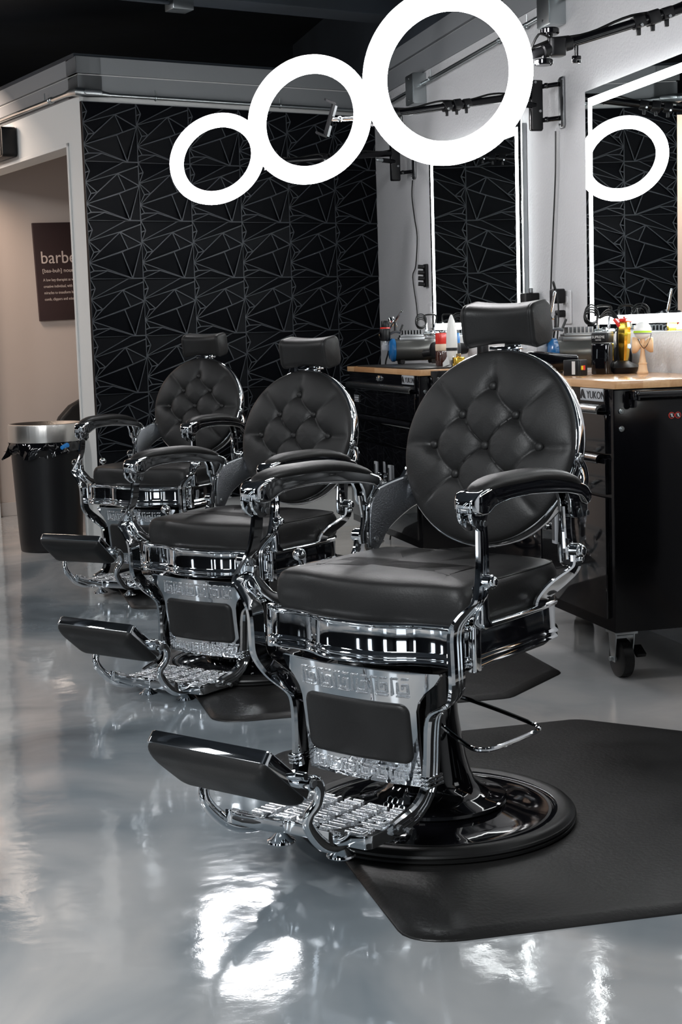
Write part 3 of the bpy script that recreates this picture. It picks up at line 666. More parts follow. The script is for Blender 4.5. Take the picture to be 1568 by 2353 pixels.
    for (za,zb,xa,xb) in ((.374,.417,.146,-.150),(.184,.214,.138,-.120)):
        k=MB()
        for c in range(6):
            xl=xa+(xb-xa)*c/6; wd=(xb-xa)/6*.92
            for x0,z0,x1,z1 in KEY:
                X0,X1=xl+wd*x0,xl+wd*x1; Z0,Z1=za+(zb-za)*(1-z1),za+(zb-za)*(1-z0); xm=(X0+X1)/2
                k.box((xm,yc(xm,(Z0+Z1)/2)+.0012,(Z0+Z1)/2),(abs(X1-X0)*.86,.0046,(Z1-Z0)*.86),Matrix.Rotation(math.atan(-1.5*xm),3,'Z'))
        k.build('greek_key_relief','chrome_relief',kp,smooth=False,bevel=.0007,seg=1)
    k=MB(); rings=[]
    def rr_(hw,hh,r_,dy):
        o=[]
        for sx,sz,a0 in ((1,1,0),(-1,1,PI/2),(-1,-1,PI),(1,-1,1.5*PI)):
            cx_,cz_=sx*(hw-r_),sz*(hh-r_)
            for j in range(7): a=a0+j*PI/12; o.append((cx_+r_*math.cos(a),cz_+r_*math.sin(a)))
        # densify horizontals
        out=[]
        for qi,((x,z),(x2,z2)) in enumerate(zip(o,o[1:]+o[:1])):
            n=8 if qi in (6,20) else 1
            for q in range(n): t=q/n; X=x+(x2-x)*t; Zz=z+(z2-z)*t; out.append(Vector((X,yc(X,Zz+.292)+dy,Zz+.292)))
        return out
    for hw,hh,r_,dy in ((.139,.0665,.022,-.002),(.139,.0665,.022,.003),(.136,.0635,.020,.0065),(.128,.056,.016,.0088),(.10,.035,.012,.010),(.05,.015,.008,.0105)): rings.append(rr_(hw,hh,r_,dy))
    k.loft(rings); k.build('panel_pad','leather',kp,angle=60)
    # --- foot plate (cast lattice with greek-key ribs)
    out=[(.160,.285),(.160,.455),(.150,.468),(.112,.470),(.104,.478),(.108,.500),(.128,.532),(.132,.560),(.120,.586),(.104,.584),(.098,.560),(.092,.53),(.080,.508),(.068,.494),(.058,.474),(.040,.471)]
    pl=[(x,y) for x,y in out]+[(-x,y) for x,y in reversed(out)]
    k=MB(); 
    # frame outline as a solid slab with openings suggested by ribs standing on it
    k.loft([[Vector((x,y,.098)) for x,y in pl],[Vector((x,y,.127)) for x,y in pl]])
    k.v=[(x,y,z+.45*max(0,y-.485)) for x,y,z in k.v]; fpz=add(k.build('footplate','chrome',root,bevel=.003))
    k=MB()
    for iy in range(7):
        Y=.300+iy*.0265
        for ix in range(5):
            X=-.124+ix*.062
            if (ix+iy)%3==0:
                k.box((X-.018,Y,.1295),(.007,.020,.007)); k.box((X+.004,Y+.007,.1295),(.040,.0065,.007)); k.box((X+.010,Y-.006,.1295),(.026,.0065,.007))
            elif (ix+iy)%3==1:
                k.box((X,Y,.1295),(.052,.0075,.007)); k.box((X+.008,Y+.012,.1295),(.030,.006,.007))
            else:
                k.box((X,Y+.006,.1295),(.046,.0065,.007)); k.box((X+.020,Y-.003,.1295),(.007,.020,.007)); k.box((X-.006,Y-.007,.1295),(.028,.0065,.007))
    k.build('lattice_ribs','chrome_relief',fpz,smooth=False,bevel=.001,seg=1)
    for s in (-1,1):
        k=MB()
        for y in (.505,.53,.555): k.box((s*.116-(s*.012 if y<.51 else 0),y,.1292+.45*(y-.485)),(.022,.007,.006),Matrix.Rotation(.42,3,'X'))
        k.build('prong_ribs','chrome_relief',fpz,smooth=False,bevel=.001,seg=1)
    for s in (1,-1):
        k=MB(); k.lathe([(.008,.100),(.009,.094),(.012,.090),(.022,.080),(.030,.076),(.031,.072),(.028,.069),(.010,.068)],(s*.080,.457,0),28); k.build('foot_pad','chrome',fpz)
    # --- calf rest
    th=math.radians(40); CM=Matrix.Translation((0,.752,.372))@Matrix.Rotation(th,4,'X')
    # local: y from 0 (front edge) back to -.165 ; z normal up
    def crect(hw,y0,y1,r_,z,n=5):
        o=[]
        for sx,Y,a0 in ((1,y1,0),(-1,y1,PI/2),(-1,y0,PI),(1,y0,1.5*PI)):
            cy=(Y-r_) if Y==y1 else (Y+r_)
            for j in range(n+1): a=a0+j*PI/2/n; o.append(Vector((sx*(hw-r_)+r_*math.cos(a),cy+r_*math.sin(a),z)))
        return o
    k=MB(); k.loft([crect(.150,-.154,.002,.012,-.028),crect(.1545,-.158,.006,.012,-.026),crect(.1545,-.158,.006,.012,-.003),crect(.1525,-.156,.004,.012,0),crect(.140,-.144,-.010,.010,0),crect(.139,-.143,-.011,.010,-.002)])
    k.xform(CM); cf=add(k.build('calf_rest','chrome',root,angle=35))
    k=MB(); rings=[crect(.152,-.154,.003,.012,-.026,8)]
    for i in range(1,9):
        a=i/8*PI/2; ins=(1-math.cos(a)); rings.append(crect(.152-.034*ins,-.154+.045*ins,.003-.050*ins,.012+.014*ins,-.027-.029*math.sin(a)**.9,8))
    rings.append(crect(.06,-.10,-.06,.015,-.0572,8)); k.loft(rings); k.xform(CM); k.build('calf_pad','leather',cf,angle=60)
    for s in (1,-1):
        x0=.150; sx=s
        path=[(.140,.478,.112),(.138,.510,.108),(.138,.545,.112),(.140,.585,.126),(.142,.622,.155),(.143,.640,.186),(.145,.637,.214),(.150,.622,.236),(.158,.598,.252),(.166,.583,.272),(.170,.590,.294),(.170,.612,.305),(.168,.632,.303)]
        path=[(.104,.455,.118),(.110,.485,.114),(.116,.520,.118),(.121,.552,.128),(.126,.583,.146),(.130,.612,.174),(.134,.628,.198),(.139,.627,.216),(.145,.617,.230),(.150,.612,.244),(.157,.616,.268),(.162,.634,.288),(.165,.656,.294)]
        P=[Vector((s*a,b_,c)) for a,b_,c in spl(path,4)]
        k=MB(); rings=[]
        for i,p in enumerate(P):
            t=(P[min(i+1,len(P)-1)]-P[max(i-1,0)]).normalized(); xv=Vector((1,0,0)); nn=xv.cross(t).normalized(); q=i/len(P)
            wx=.0100; wn=.0160-.0045*q
            rings.append([p+xv*wx*math.cos(a)*1.0+nn*wn*math.sin(a) for a in [2*PI*j/14 for j in range(14)]])
        k.loft(rings); sb=k.build('support_bracket','chrome',cf,angle=50)
        k=MB(); k.cyl((s*.150,.662,.293),(s*.178,.662,.293),.0145,18); k.cyl((s*.152,.678,.310),(s*.174,.678,.310),.0085,12); k.build('hinge_barrel','chrome',sb)
        MB().cyl((s*.178,.662,.293),(s*.182,.662,.293),.0085,10).build('bolt','aluminium',sb)
    # strut between seat and footplate under the seat
    k=MB(); k.box((0,.03,.415),(.26,.30,.04)); add(k.build('seat_mount','black_metal',root,bevel=.004))
    return root, parts
proto, lift_parts = make_chair()
lift_names=[]
MATZ=.013
data=[((.298,-4.875),3.807,0.0,'black leather and chrome barber chair, largest and nearest the camera, on its own rubber mat'),
      ((.229,-3.104),3.837,-.076,'black leather and chrome barber chair in the middle of the row of three'),
      ((.221,-1.144),3.987,-.049,'black leather and chrome barber chair farthest back, beside the waste bin')]
for i,((x,y),a,dz,lab) in enumerate(data):
    c = proto if i==0 else copy_tree(proto)
    c.location=(x,y,0); c.rotation_euler=(0,0,a-PI/2)
    for ch in c.children:
        base=ch.name.split('.')[0]
        if base in ('base_ring','base_dish','pedestal','honeycomb_emblem'): ch.location.z=MATZ
        else: ch.location.z=dz
    if i==1:
        pass
    tag(c,lab,'barber chair','barber chairs in the row')
# ------------------------------------------------------------------ floor mats
def mat_mesh():
    pts=[(-.265,-.62),(-.235,-.66),(-.18,-.68),(.66,-.70),(.94,-.44),(.95,.45),(.68,.73),(-.12,.72),(-.21,.70),(-.265,.64)]
    b=MB()
    sm=[]
    n=len(pts)
    for i in range(n):
        a,p,c=[Vector(q) for q in (pts[i-1],pts[i],pts[(i+1)%n])]
        d1=(a-p); d2=(c-p); r=.025
        for t in (0,.5,1): 
            q0=p+d1.normalized()*min(r,d1.length*.4); q1=p+d2.normalized()*min(r,d2.length*.4); sm.append((q0*(1-t)**2+p*2*t*(1-t)+q1*t*t))
    c=sum(sm,Vector((0,0)))/len(sm)
    def ring(k,z): return [Vector((q.x,q.y,0))-Vector(((q-c).normalized().x,(q-c).normalized().y,0))*k+Vector((0,0,z)) for q in sm]
    b.loft([ring(0,0),ring(0,.002),ring(.003,.0045),ring(.030,.0115),ring(.036,.0125)])
    return b
mt=mat_mesh().build('floor_mat','mat_rubber',angle=50)
for i,((x,y),rz,lab) in enumerate((((.298,-4.875),.0,'black rubber floor mat under the nearest barber chair'),((.229,-3.13),0,'black rubber floor mat under the middle barber chair'),((.221,-1.144),0,'black rubber floor mat under the farthest barber chair'))):
    o=mt if i==0 else mt.copy()
    if i: col.objects.link(o)
    o.location=(x,y,0); o.rotation_euler=(0,0,rz); tag(o,lab,'floor mat','anti-fatigue mats under the chairs')
# ------------------------------------------------------------------ LED mirrors
def mirror(y0,y1,z0,z1,label,buttons):
    yc_,zc_=(y0+y1)/2,(z0+z1)/2; W,H=abs(y1-y0),z1-z0
    r=empty('led_mirror',(XW-.002,yc_,zc_))
    MB().box((-.014,0,0),(.026,W-.03,H-.03)).build('mirror_frame','aluminium',r,bevel=.002)
    # side glow strip
    b=MB(); t=.012
    for (c,d) in (((-.020,0,H/2-.020),(.010,W-.03,.004)),((-.020,0,-H/2+.020),(.010,W-.03,.004)),((-.020,W/2-.020,0),(.010,.004,H-.03)),((-.020,-W/2+.020,0),(.010,.004,H-.03))): b.box(c,d)
    b.xform(Matrix.Translation((-.006,0,0)))
    MB().box((-.0335,0,0),(.005,W,H)).build('glass','mirror',r,bevel=.0008,seg=1)
    s=MB(); i0,i1=.030,.062
    def strip(c,d): s.box(c,d)
    w_=i1-i0
    for sg in (1,-1):
        strip((-.0365,0,sg*(H/2-i0-w_/2)),(.0014,W-2*i0,w_)); strip((-.0365,sg*(W/2-i0-w_/2),0),(.0014,w_,H-2*i1))
    s.build('light_strip','glow_strip',r,smooth=False)
    e=MB(); 
    for sg in (1,-1):
        e.box((-.030,0,sg*(H/2-.001)),(.003,W-.01,.003)); e.box((-.030,sg*(W/2-.001),0),(.003,.003,H-.01))
    e.build('edge_light','glow_strip',r,smooth=False)
    for yy in ((-.0125,.0125) if buttons else ()):
        k=MB(); k.torus((-.0372,-.675+yy+(yc_*0),-.305+.0),.0085,.0012,(1,0,0),24,6); k.torus((-.0372,-.675+yy,-.305),.0035,.001,(1,0,0),12,6)
        o=k.build('touch_button','glow_blue',r); o.location=(0,.675-.19,0)
    tag(r,label,'mirror','backlit mirrors on the right wall'); return r
mirror(-2.590,-3.885,1.112,2.035,'large backlit rectangular mirror at the right edge above the nearer workbench',True)
mirror(-.615,-1.900,1.108,2.03,'backlit rectangular mirror behind the ring lights above the farther workbench',False)
# ------------------------------------------------------------------ ring lights on wall arms
def ring_light(C,n,mount_y,mz,label,elbow=None,holder=True):
    C=Vector(C); n=Vector(n).normalized(); r=empty('ring_light',(XW,mount_y,mz)); inv=Matrix.Translation((-XW,-mount_y,-mz))
    Mx=inv
    def fin(b,name,m,par): b.xform(Mx); return b.build(name,m,par)
    Ro,Ri=.2457,.1776; Rm=(Ro+Ri)/2; rt=(Ro-Ri)/2
    g=fin(MB().torus(C+n*.006,Rm,rt,n,96,16,.42),'ring_lamp','glow_ring',r)
    fin(MB().torus(C-n*.014,Rm,rt*.93,n,96,10,.30),'ring_housing','white_plastic',r)
    # rim point nearest the mount
    mp=Vector((XW-.10,mount_y,mz)); d=(mp-C); d-=n*d.dot(n); d.normalize(); E0=C+d*(Ro-.01)
    E1=E0+(mp-E0)*.10; 
    j=MB(); j.cyl(E0-n*.015,E0+(mp-E0).normalized()*.05,.014); j.cyl(E0+(mp-E0).normalized()*.045,E0+(mp-E0).normalized()*.14,.019)
    j.rbox(E0+(mp-E0).normalized()*.09,(.05,.045,.05),.012); fin(j,'tilt_joint','black_plastic',r)
    kn=MB(); p=E0+(mp-E0).normalized()*.07
    kn.cyl(p+Vector((0,0,.02)),p+Vector((0,0,.045)),.008); kn.cyl(p+Vector((0,0,.04)),p+Vector((0,0,.058)),.027,20); fin(kn,'knob','black_gloss',r); kn=MB(); kn.cyl(p-Vector((.02,0,.028)),p-Vector((.02,0,.044)),.027,20); kn.cyl(p-Vector((.02,0,.01)),p-Vector((.02,0,.03)),.008)
    fin(kn,'knob','black_gloss',r); kn=MB()
    q=E0+(mp-E0).normalized()*.155; kn.cyl(q-Vector((0,0,.01)),q-Vector((0,0,.045)),.006); kn.rbox(q-Vector((0,0,.05)),(.026,.012,.020),.004)
    fin(kn,'knob','black_gloss',r)
    arm=MB(); mid=E0.lerp(mp,.50); s1=E0+(mp-E0).normalized()*.12
    arm.tube([s1,mid,mp],[.0125,.014,.017],12); a=fin(arm,'arm_tube','black_metal',r)
    cl=MB()
    dr=(mp-E0).normalized(); R=rot_to(dr)
    for t,wd in ((.46,.034),(.52,.040),(.58,.034)):
        c=E0.lerp(mp,t); cl.rbox(c,(wd,wd,.036),.008,R)
        cl.rbox(c-Vector((0,0,.026)),(.012,.012,.022),.003)
    fin(cl,'clamp','black_plastic',r)
    bt=MB()
    for t in (.46,.58): c=E0.lerp(mp,t)-Vector((0,.018,.012)); bt.cyl(c,c-Vector((0,.008,0)),.005,10)
    fin(bt,'bolt','aluminium',r)
    cb=MB(); pts=[E0.lerp(mp,t)+Vector((0,0,.018+.006*math.sin(t*19))) for t in [i/14 for i in range(15)]]; cb.tube(spl(pts,2),.0045,6)
    pts=[E0-dr*.0+Vector((0,0,.0)),E0+dr*.03+Vector((0,-.01,.05)),E0+dr*.07+Vector((0,-.01,.03)),E0+dr*.13+Vector((0,0,.02))]; cb.tube(spl(pts,4),.0035,6)
    fin(cb,'power_cable','black_rubber',r)
    # wall bracket
    k=MB(); k.rbox((XW-.085,mount_y+.0,mz-.045),(.052,.030,.205),.012,axis=0); bh=fin(k,'bracket_housing','black_metal',r)
    k=MB(); k.rbox((XW-.085,mount_y-.018,mz-.045),(.046,.006,.195),.004,axis=0); fin(k,'bracket_cover','black_plastic',r)
    k=MB(); k.rbox((XW-.006,mount_y-.085,mz-.045),(.008,.052,.205),.012,axis=0); fin(k,'wall_plate','aluminium',r)
    for dz in (.03,-.105): k=MB(); k.cyl((XW-.06,mount_y-.01,mz+dz),(XW-.012,mount_y-.075,mz+dz),.010); k.ball((XW-.05,mount_y-.03,mz+dz),.013,10); fin(k,'pivot','black_gloss',r)
    k=MB()
    for dz in (.045,-.13):
        for dy in (-.068,-.102): k.cyl((XW-.010,mount_y+dy,mz+dz),(XW-.014,mount_y+dy,mz+dz),.004,8)
    for p_ in ((XW-.095,mount_y-.022,mz+.045),(XW-.075,mount_y-.022,mz-.07)): k.cyl(p_,(p_[0],p_[1]-.005,p_[2]),.006,10)
    fin(k,'screw','aluminium',r)
    # gas strut
    k=MB(); a0=Vector((XW-.09,mount_y-.01,mz-.045)); a1=mp.lerp(E0,.12)-Vector((0,0,.028)); k.cyl(a0,a0.lerp(a1,.72),.0125,14); fin(k,'gas_strut','black_metal',r)
    k=MB(); k.cyl(a0.lerp(a1,.70),a1,.010,12); k.ball(a1,.010,10); fin(k,'strut_tip','steel',r)
    if holder:
        ax=n.cross(Vector((0,0,1))).normalized(); hp=C+d*(Ri-.005)
        k=MB(); k.cyl(hp,hp-d*.045,.009,12); k.ball(hp-d*.055,.013,10); k.cyl(hp-d*.055,hp-d*.085,.008,10); hd=fin(k,'holder_stem','chrome',r)
        up=Vector((.30,0,.95)).normalized(); c=hp-d*.095; R=Matrix((ax,n,ax.cross(n))).transposed()
        k=MB(); side=up.cross(n).normalized(); Rh=Matrix((side,n,up)).transposed()
        k.box(c-side*0,(.012,.016,.125),Rh); k.box(c+up*.064-side*.018,(.045,.016,.008),Rh); k.box(c-up*.064-side*.018,(.045,.016,.008),Rh); fin(k,'phone_clamp','black_plastic',r)
        k=MB(); k.box(c+up*.038-n*0+side*.008,(.010,.018,.042),Rh); k.box(c-up*.040+side*.008,(.010,.018,.042),Rh); fin(k,'clamp_grip','aluminium',r)
    tag(r,label,'ring light','ring lights on wall arms above the chairs')
ring_light((.665,-4.016,1.842),(-.054,-.946,-.32),-4.02,2.12,'largest glowing white ring light, top centre, over the nearest chair',holder=False)
ring_light((.636,-2.475,1.937),(.12,-.904,-.409),-2.20,2.085,'glowing white ring light between the largest and the smallest one, a phone clamp inside it')
ring_light((.612,-.590,2.009),(.151,-.819,-.554),-.17,2.09,'smallest glowing white ring light, farthest back, in front of the black accent wall',holder=False)
def cord(pts,label,name='hanging_cord'):
    o=MB().tube(spl([(XW-.010,y,z) for y,z in pts],4),.0032,6).build(name,'black_rubber'); return tag(o,label,'cord','cords hanging down the right wall')
cord([(-2.225,1.935),(-2.217,1.763),(-2.187,1.553),(-2.162,1.375),(-2.147,1.23),(-2.14,1.0)],'thin black cord hanging from the middle ring light bracket between the mirrors')
cord([(-.24,1.94),(-.22,1.859),(-.257,1.741),(-.296,1.635),(-.26,1.486),(-.2,1.426),(-.258,1.265),(-.27,1.15)],'kinked black cord hanging from the farthest ring light bracket beside the far mirror')
# ------------------------------------------------------------------ tool cabinets
def cabinet(y0,label,warn):
    L=1.235; D=.452; XF=1.265; r=empty('tool_cabinet',(XF,y0,0))   # y0 near end, extends +Y
    MB().box((D/2,L/2,.552),(D-.004,L-.02,.775)).build('cabinet_body','black_metal',r,bevel=.004)
    b=MB(); b.box((-.002,L/2,.902),(.012,L-.10,.070)); b.build('top_rail','black_metal',r,bevel=.003)
    def drawer(ya,yb,za,zb,name='drawer'):
        o=MB().box((-.004,(ya+yb)/2,(za+zb)/2),(.016,yb-ya,zb-za)).build(name,'black_gloss',r,bevel=.003); return o
    d=drawer(.045,L-.045,.735,.860)
    h=MB(); prof=[(.0,.878),(-.006,.888),(-.020,.890),(-.030,.884),(-.034,.874),(-.032,.864),(-.027,.860),(-.028,.872),(-.02,.880),(-.006,.878)]
    h.loft([[Vector((x,y,z)) for x,z in prof] for y in (.070,L-.06)]); h.build('drawer_handle','handle_alu',d,angle=50)
    for za,zb in ((.605,.695),(.50,.595)):
        if za>.6: dd=drawer(.045,L-.045,.605,.720)
    hh=MB(); hh.loft([[Vector((x,y,z-.157)) for x,z in prof] for y in (.070,L-.06)]); hh.build('drawer_handle','black_gloss',dd,angle=50)
    for ya,yb,pm in ((.045,.585,.455),(.595,L-.045,.695)):
        do=drawer(ya,yb,.205,.595,'door')
        k=MB(); k.box((-.016,pm,.455),(.010,.036,.115)); k.build('door_pull','silver_plate',do,bevel=.003)
        kk=MB(); kk.box((-.0225,pm,.455),(.002,.020,.090)); kk.build('pull_recess','aluminium',do)
        k=MB(); k.cyl((-.012,pm+(.068 if pm<.6 else -.045),.450),(-.026,pm+(.068 if pm<.6 else -.045),.450),.012,16); k.cyl((-.026,pm+(.068 if pm<.6 else -.045),.450),(-.030,pm+(.068 if pm<.6 else -.045),.450),.008,12); k.build('lock','chrome',do)
    k=MB(); k.cyl((-.008,.615,.917),(-.022,.615,.917),.013,18); k.cyl((-.022,.615,.917),(-.026,.615,.917),.008,12); k.build('drawer_lock','chrome',r)
    b=MB(); b.box((-.010,.147,.9195),(.004,.176,.040)); bd=b.build('name_badge','silver_plate',r,bevel=.001)
    MB().box((-.0125,.147,.9195),(.001,.166,.032)).build('badge_field','silver_plate',bd)
    text_mesh('YUKON',.034,'lettering','lettering_dark',bd,(-.0132,.180,.9075),(PI/2,0,-PI/2),sx=1.15,ext=.0012)
    k=MB(); k.prism([(-.0132,.232,.905),(-.0132,.226,.925),(-.0132,.220,.934),(-.0132,.210,.936),(-.0132,.196,.918),(-.0132,.188,.905),(-.0132,.206,.908),(-.0132,.214,.918),(-.0132,.220,.906)],(-.0012,0,0),0); k.build('bear_mark','lettering_dark',bd)
    b=MB(); 
    b.box((-.0128,1.03,.8075),(.002,.095,.034)); lb=b.build('spec_label','lettering_dark',r)
    b=MB(); b.box((-.0142,1.03,.822),(.001,.089,.003)); b.box((-.0142,1.03,.793),(.001,.089,.003)); b.box((-.0142,1.03,.812),(.001,.078,.008)); b.box((-.0142,1.03,.801),(.001,.070,.006)); b.build('label_lines','silver_plate',lb)
    # side push handle at the near end
    h=MB(); h.rbox((.055,-.018,.908),(.022,.020,.055),.009,axis=1); h.tube([(.055,-.045,.922),(D-.03,-.045,.922)],.012,12); h.rbox((.055,-.030,.920),(.022,.050,.030),.008); h.rbox((D-.04,-.030,.920),(.022,.050,.030),.008); h.build('push_handle','black_gloss',r)
    s=MB()
    for z in (.871,.815): s.cyl((.027,.010,z),(.027,.002,z),.009,14); s.cyl((.027,.003,z),(.027,-.002,z),.005,6)
    s.build('side_bolt','steel',r)
    if warn:
        k=MB()
        for x in (.200,.222): k.cyl((x,.010,.850),(x,.0072,.850),.0105,24)
        w_=k.build('warning_sticker','warn_red',r); k=MB()
        for x in (.200,.222): k.cyl((x,.0095,.850),(x,.0066,.850),.0085,24)
        k.build('sticker_face','lettering_dark',w_)
        k=MB()
        for x in (.200,.222): k.box((x,.0062,.851),(.004,.0006,.010)); k.box((x,.0060,.850),(.015,.0006,.002),Matrix.Rotation(.8,3,'Y'))
        k.build('sticker_figure','lettering_white',w_)
    for cx in (.065,D-.07):
        for cy in (.10,L-.10):
            k=MB(); k.lathe([(.052,-.021),(.062,-.017),(.0625,0),(.062,.017),(.052,.021)],(cx,cy,.0625),28,(1,0,0)); ca=k.build('caster_wheel','black_rubber',r)
            k=MB(); k.box((cx,cy,.150),(.080,.075,.008)); 
            for sx in (-1,1): k.loft([[Vector((cx+sx*.030,cy-.030,.150)),Vector((cx+sx*.030,cy+.030,.150)),Vector((cx+sx*.034,cy+.030,.150)),Vector((cx+sx*.034,cy-.030,.150))],[Vector((cx+sx*.028,cy-.014,.052)),Vector((cx+sx*.028,cy+.014,.052)),Vector((cx+sx*.032,cy+.014,.052)),Vector((cx+sx*.032,cy-.014,.052))]])
            k.box((cx,cy,.137),(.064,.05,.010)); k.cyl((cx-.044,cy,.0625),(cx+.044,cy,.0625),.008,10); k.build('caster_fork','steel',ca,bevel=.0015)
            if cy<.2: MB().rbox((cx+.050,cy-.02,.085),(.035,.05,.012),.004,Matrix.Rotation(.5,3,'X')).build('brake_pedal','black_plastic',ca)
    tag(r,label,'cabinet','rolling tool cabinets under the worktops'); return r
cabinet(-3.785,'glossy black rolling tool cabinet at the right edge behind the nearest chair',True)
cabinet(-1.765,'glossy black rolling tool cabinet under the farther wooden worktop',False)
for y0,lab in ((-3.800,'thick butcher block wooden worktop on the nearer cabinet, clippers standing on it'),(-1.775,'butcher block wooden worktop on the farther cabinet, a dark pad along it')):
    o=MB().box((0,0,0),(.466,1.245,.0245)).build('worktop','butcher_block',bevel=.0015); o.location=(1.260+.233,y0+1.245/2,.9525); tag(o,lab,'worktop','wooden worktops on the cabinets')
WT=.965
o=MB().rbox((0,0,.003),(.34,1.02,.006),.015).build('counter_pad','mat_rubber'); o.location=(1.455,-1.14,WT); tag(o,'thin dark silicone pad lying on the farther wooden worktop','mat')
# cloth hanging at the far cabinet's near end
k=MB(); rings=[]
for i in range(9):
    z=.960-.055*i; rings.append([Vector((1.31+.16*j/14,-1.792-.022-.016*math.sin(j*1.7+i*.35)-.003*i,z)) for j in range(15)]+[Vector((1.31+.16*j/14,-1.786-.002*math.sin(j*1.7),z)) for j in reversed(range(15))])
o=k.loft(rings).build('black_towel','rubber_towel',angle=80); tag(o,'black cloth hanging from the near end of the farther cabinet','towel')
# ------------------------------------------------------------------ airbrush compressors
def compressor():
    r=empty('airbrush_compressor')  # local: y along motor axis (+y away), x across, z up
    k=MB(); k.lathe([(.050,-.11),(.056,-.105),(.057,.10),(.052,.115),(.03,.118)],(0,0,.072),36,(0,1,0)); k.build('motor_body','motor_grey',r)
    k=MB(); k.lathe([(.020,-.138),(.045,-.134),(.060,-.122),(.060,-.108),(.05,-.104)],(0,0,.072),36,(0,1,0)); k.build('end_cap','blue_plastic',r)
    k=MB(); 
    for y in (-.075,.085):
        k.box((0,y,.014),(.11,.022,.016)); 
        for x in (-.045,.045): k.cyl((x,y,0),(x,y,.012),.011,12)
    k.build('foot_bar','black_rubber',r)
    k=MB(); k.box((0,-.02,.126),(.062,.13,.018)); k.box((0,-.02,.140),(.058,.120,.012)); hd=k.build('cylinder_head','aluminium',r,bevel=.003)
    k=MB()
    for i in range(7): k.box((0,-.062+i*.0155,.157),(.052,.005,.026))
    k.box((0,-.016,.146),(.050,.108,.006)); k.build('cooling_fins','aluminium',r,smooth=False)
    k=MB(); k.loft([[Vector((x,-.075+.11*j,.085+(0 if abs(x)>.02 else -.01))) for x in (-.028,-.014,0,.014,.028)] +[Vector((x,-.075+.11*j,.120)) for x in (.028,-.028)] for j in (0,1)]); k.build('crank_case','motor_grey',r,bevel=.004)
    k=MB(); k.lathe([(.019,0),(.022,.004),(.022,.028),(.017,.032),(.016,.052),(.012,.070)],(-.02,-.150,.070),20); bw_=k.build('filter_bowl','clear_bowl',r)
    k=MB(); k.lathe([(.024,.0),(.026,.004),(.026,.055),(.024,.060)],(-.02,-.150,.120),24); k.lathe([(.020,.066),(.021,.070),(.021,.098),(.018,.102)],(-.02,-.150,.120),24); k.build('regulator','black_plastic',bw_)
    k=MB(); k.lathe([(.0245,.181),(.0265,.182),(.0265,.188),(.0245,.189)],(-.02,-.150,0),24); k.build('red_collar','red_plastic',bw_)['label']='bright red locking collar'
    k=MB(); k.cyl((-.02,-.176,.150),(-.02,-.182,.150),.016,20); k.build('gauge_rim','black_gloss',bw_); MB().cyl((-.02,-.1815,.150),(-.02,-.1835,.150),.007,12).build('gauge_face','brass',bw_)
    k=MB(); k.cyl((-.046,-.150,.155),(-.085,-.150,.150),.007,12); k.ball((-.064,-.15,.168),.010,10); k.build('outlet_fitting','chrome',bw_)
    k=MB(); k.tube(spl([(-.02,-.125,.155),(-.01,-.10,.165),(0,-.075,.16)],4),.007,8); k.build('pipe','aluminium',r)
    # handle
    hp=[(.0,.060,.170),(.0,.058,.205),(.0,.050,.235),(.0,.062,.245),(.0,.10,.245),(.0,.112,.235),(.0,.108,.205),(.0,.100,.165)]
    hl=MB().tube(spl(hp,4),.0045,8).build('carry_handle','black_rubber',r)
    k=MB(); k.cyl((0,.060,.135),(0,.0585,.205),.006,10); k.cyl((0,.098,.135),(0,.107,.205),.006,10); k.build('handle_post','chrome',hl)
    k=MB(); k.cyl((0,.045,.150),(0,.125,.150),.010,12); k.ball((0,.085,.152),.016,12); k.build('valve','steel',r)
    # airbrush holder with a brush resting in it
    k=MB(); k.tube([(-.012,-.10,.165),(-.012,-.10,.215)],.006,8); k.tube([(-.012,-.075,.165),(-.012,-.06,.20)],.005,8); ho=k.build('brush_holder','black_plastic',r)
    k=MB(); k.box((-.058,.03,.10),(.001,.045,.05)); k.xform(Matrix.Identity(4)); k.build('rating_label','silver_plate',r)
    k=MB()
    for yy in (-.03,.06):
        for zz in (.058,.048,.038): k.box((-.0545,yy,zz),(.003,.020,.004),Matrix.Rotation(-.3,3,'Y'))
    k.build('vent_slots','lettering_dark',r)
    # coiled mains lead on top
    k=MB()
    for i in range(4): k.torus((.008+.004*i,.03,.20+.006*i),.024+.003*i,.003,(1,.25*i-.3,.1),28,6,1.0)
    k.build('coiled_lead','black_rubber',r)
    return r
def airbrush(loc,dr,label):
    r=empty('airbrush',loc); r.rotation_euler=Vector(dr).to_track_quat('Y','Z').to_euler()
    k=MB(); k.lathe([(.001,-.075),(.003,-.068),(.0055,-.055),(.0065,-.04),(.0065,.03),(.0055,.035),(.0055,.085),(.003,.09)],(0,0,0),14,(0,1,0)); k.build('brush_body','chrome',r)
    k=MB(); k.lathe([(.006,0),(.017,.012),(.018,.030),(.016,.031)],(0,-.035,.004),16); k.build('paint_cup','chrome',r)
    k=MB(); k.cyl((0,-.010,.004),(0,-.010,.018),.004,8); k.cyl((0,-.01,-.004),(0,-.01,-.03),.005,8); k.build('trigger','chrome',r); return tag(r,label,'airbrush','airbrushes resting on the compressors')
cp=compressor(); cp.location=(1.575,-.715,WT+.006); cp.rotation_euler=(0,0,PI); cp.rotation_euler=(0,0,-1.15)
tag(cp,'small grey and blue airbrush compressor on the farther worktop','compressor','airbrush compressors on the worktops')
c2=copy_tree(cp); c2.location=(1.575,-2.835,WT); c2.rotation_euler=(0,0,-.95)
tag(c2,'small grey and blue airbrush compressor on the nearer worktop behind the headrest','compressor','airbrush compressors on the worktops')
cp.rotation_euler=(0,0,4.58); c2.rotation_euler=(0,0,4.60)
airbrush((1.49,-.66,WT+.228),(.15,-.80,.52),'chrome airbrush resting above the farther compressor')
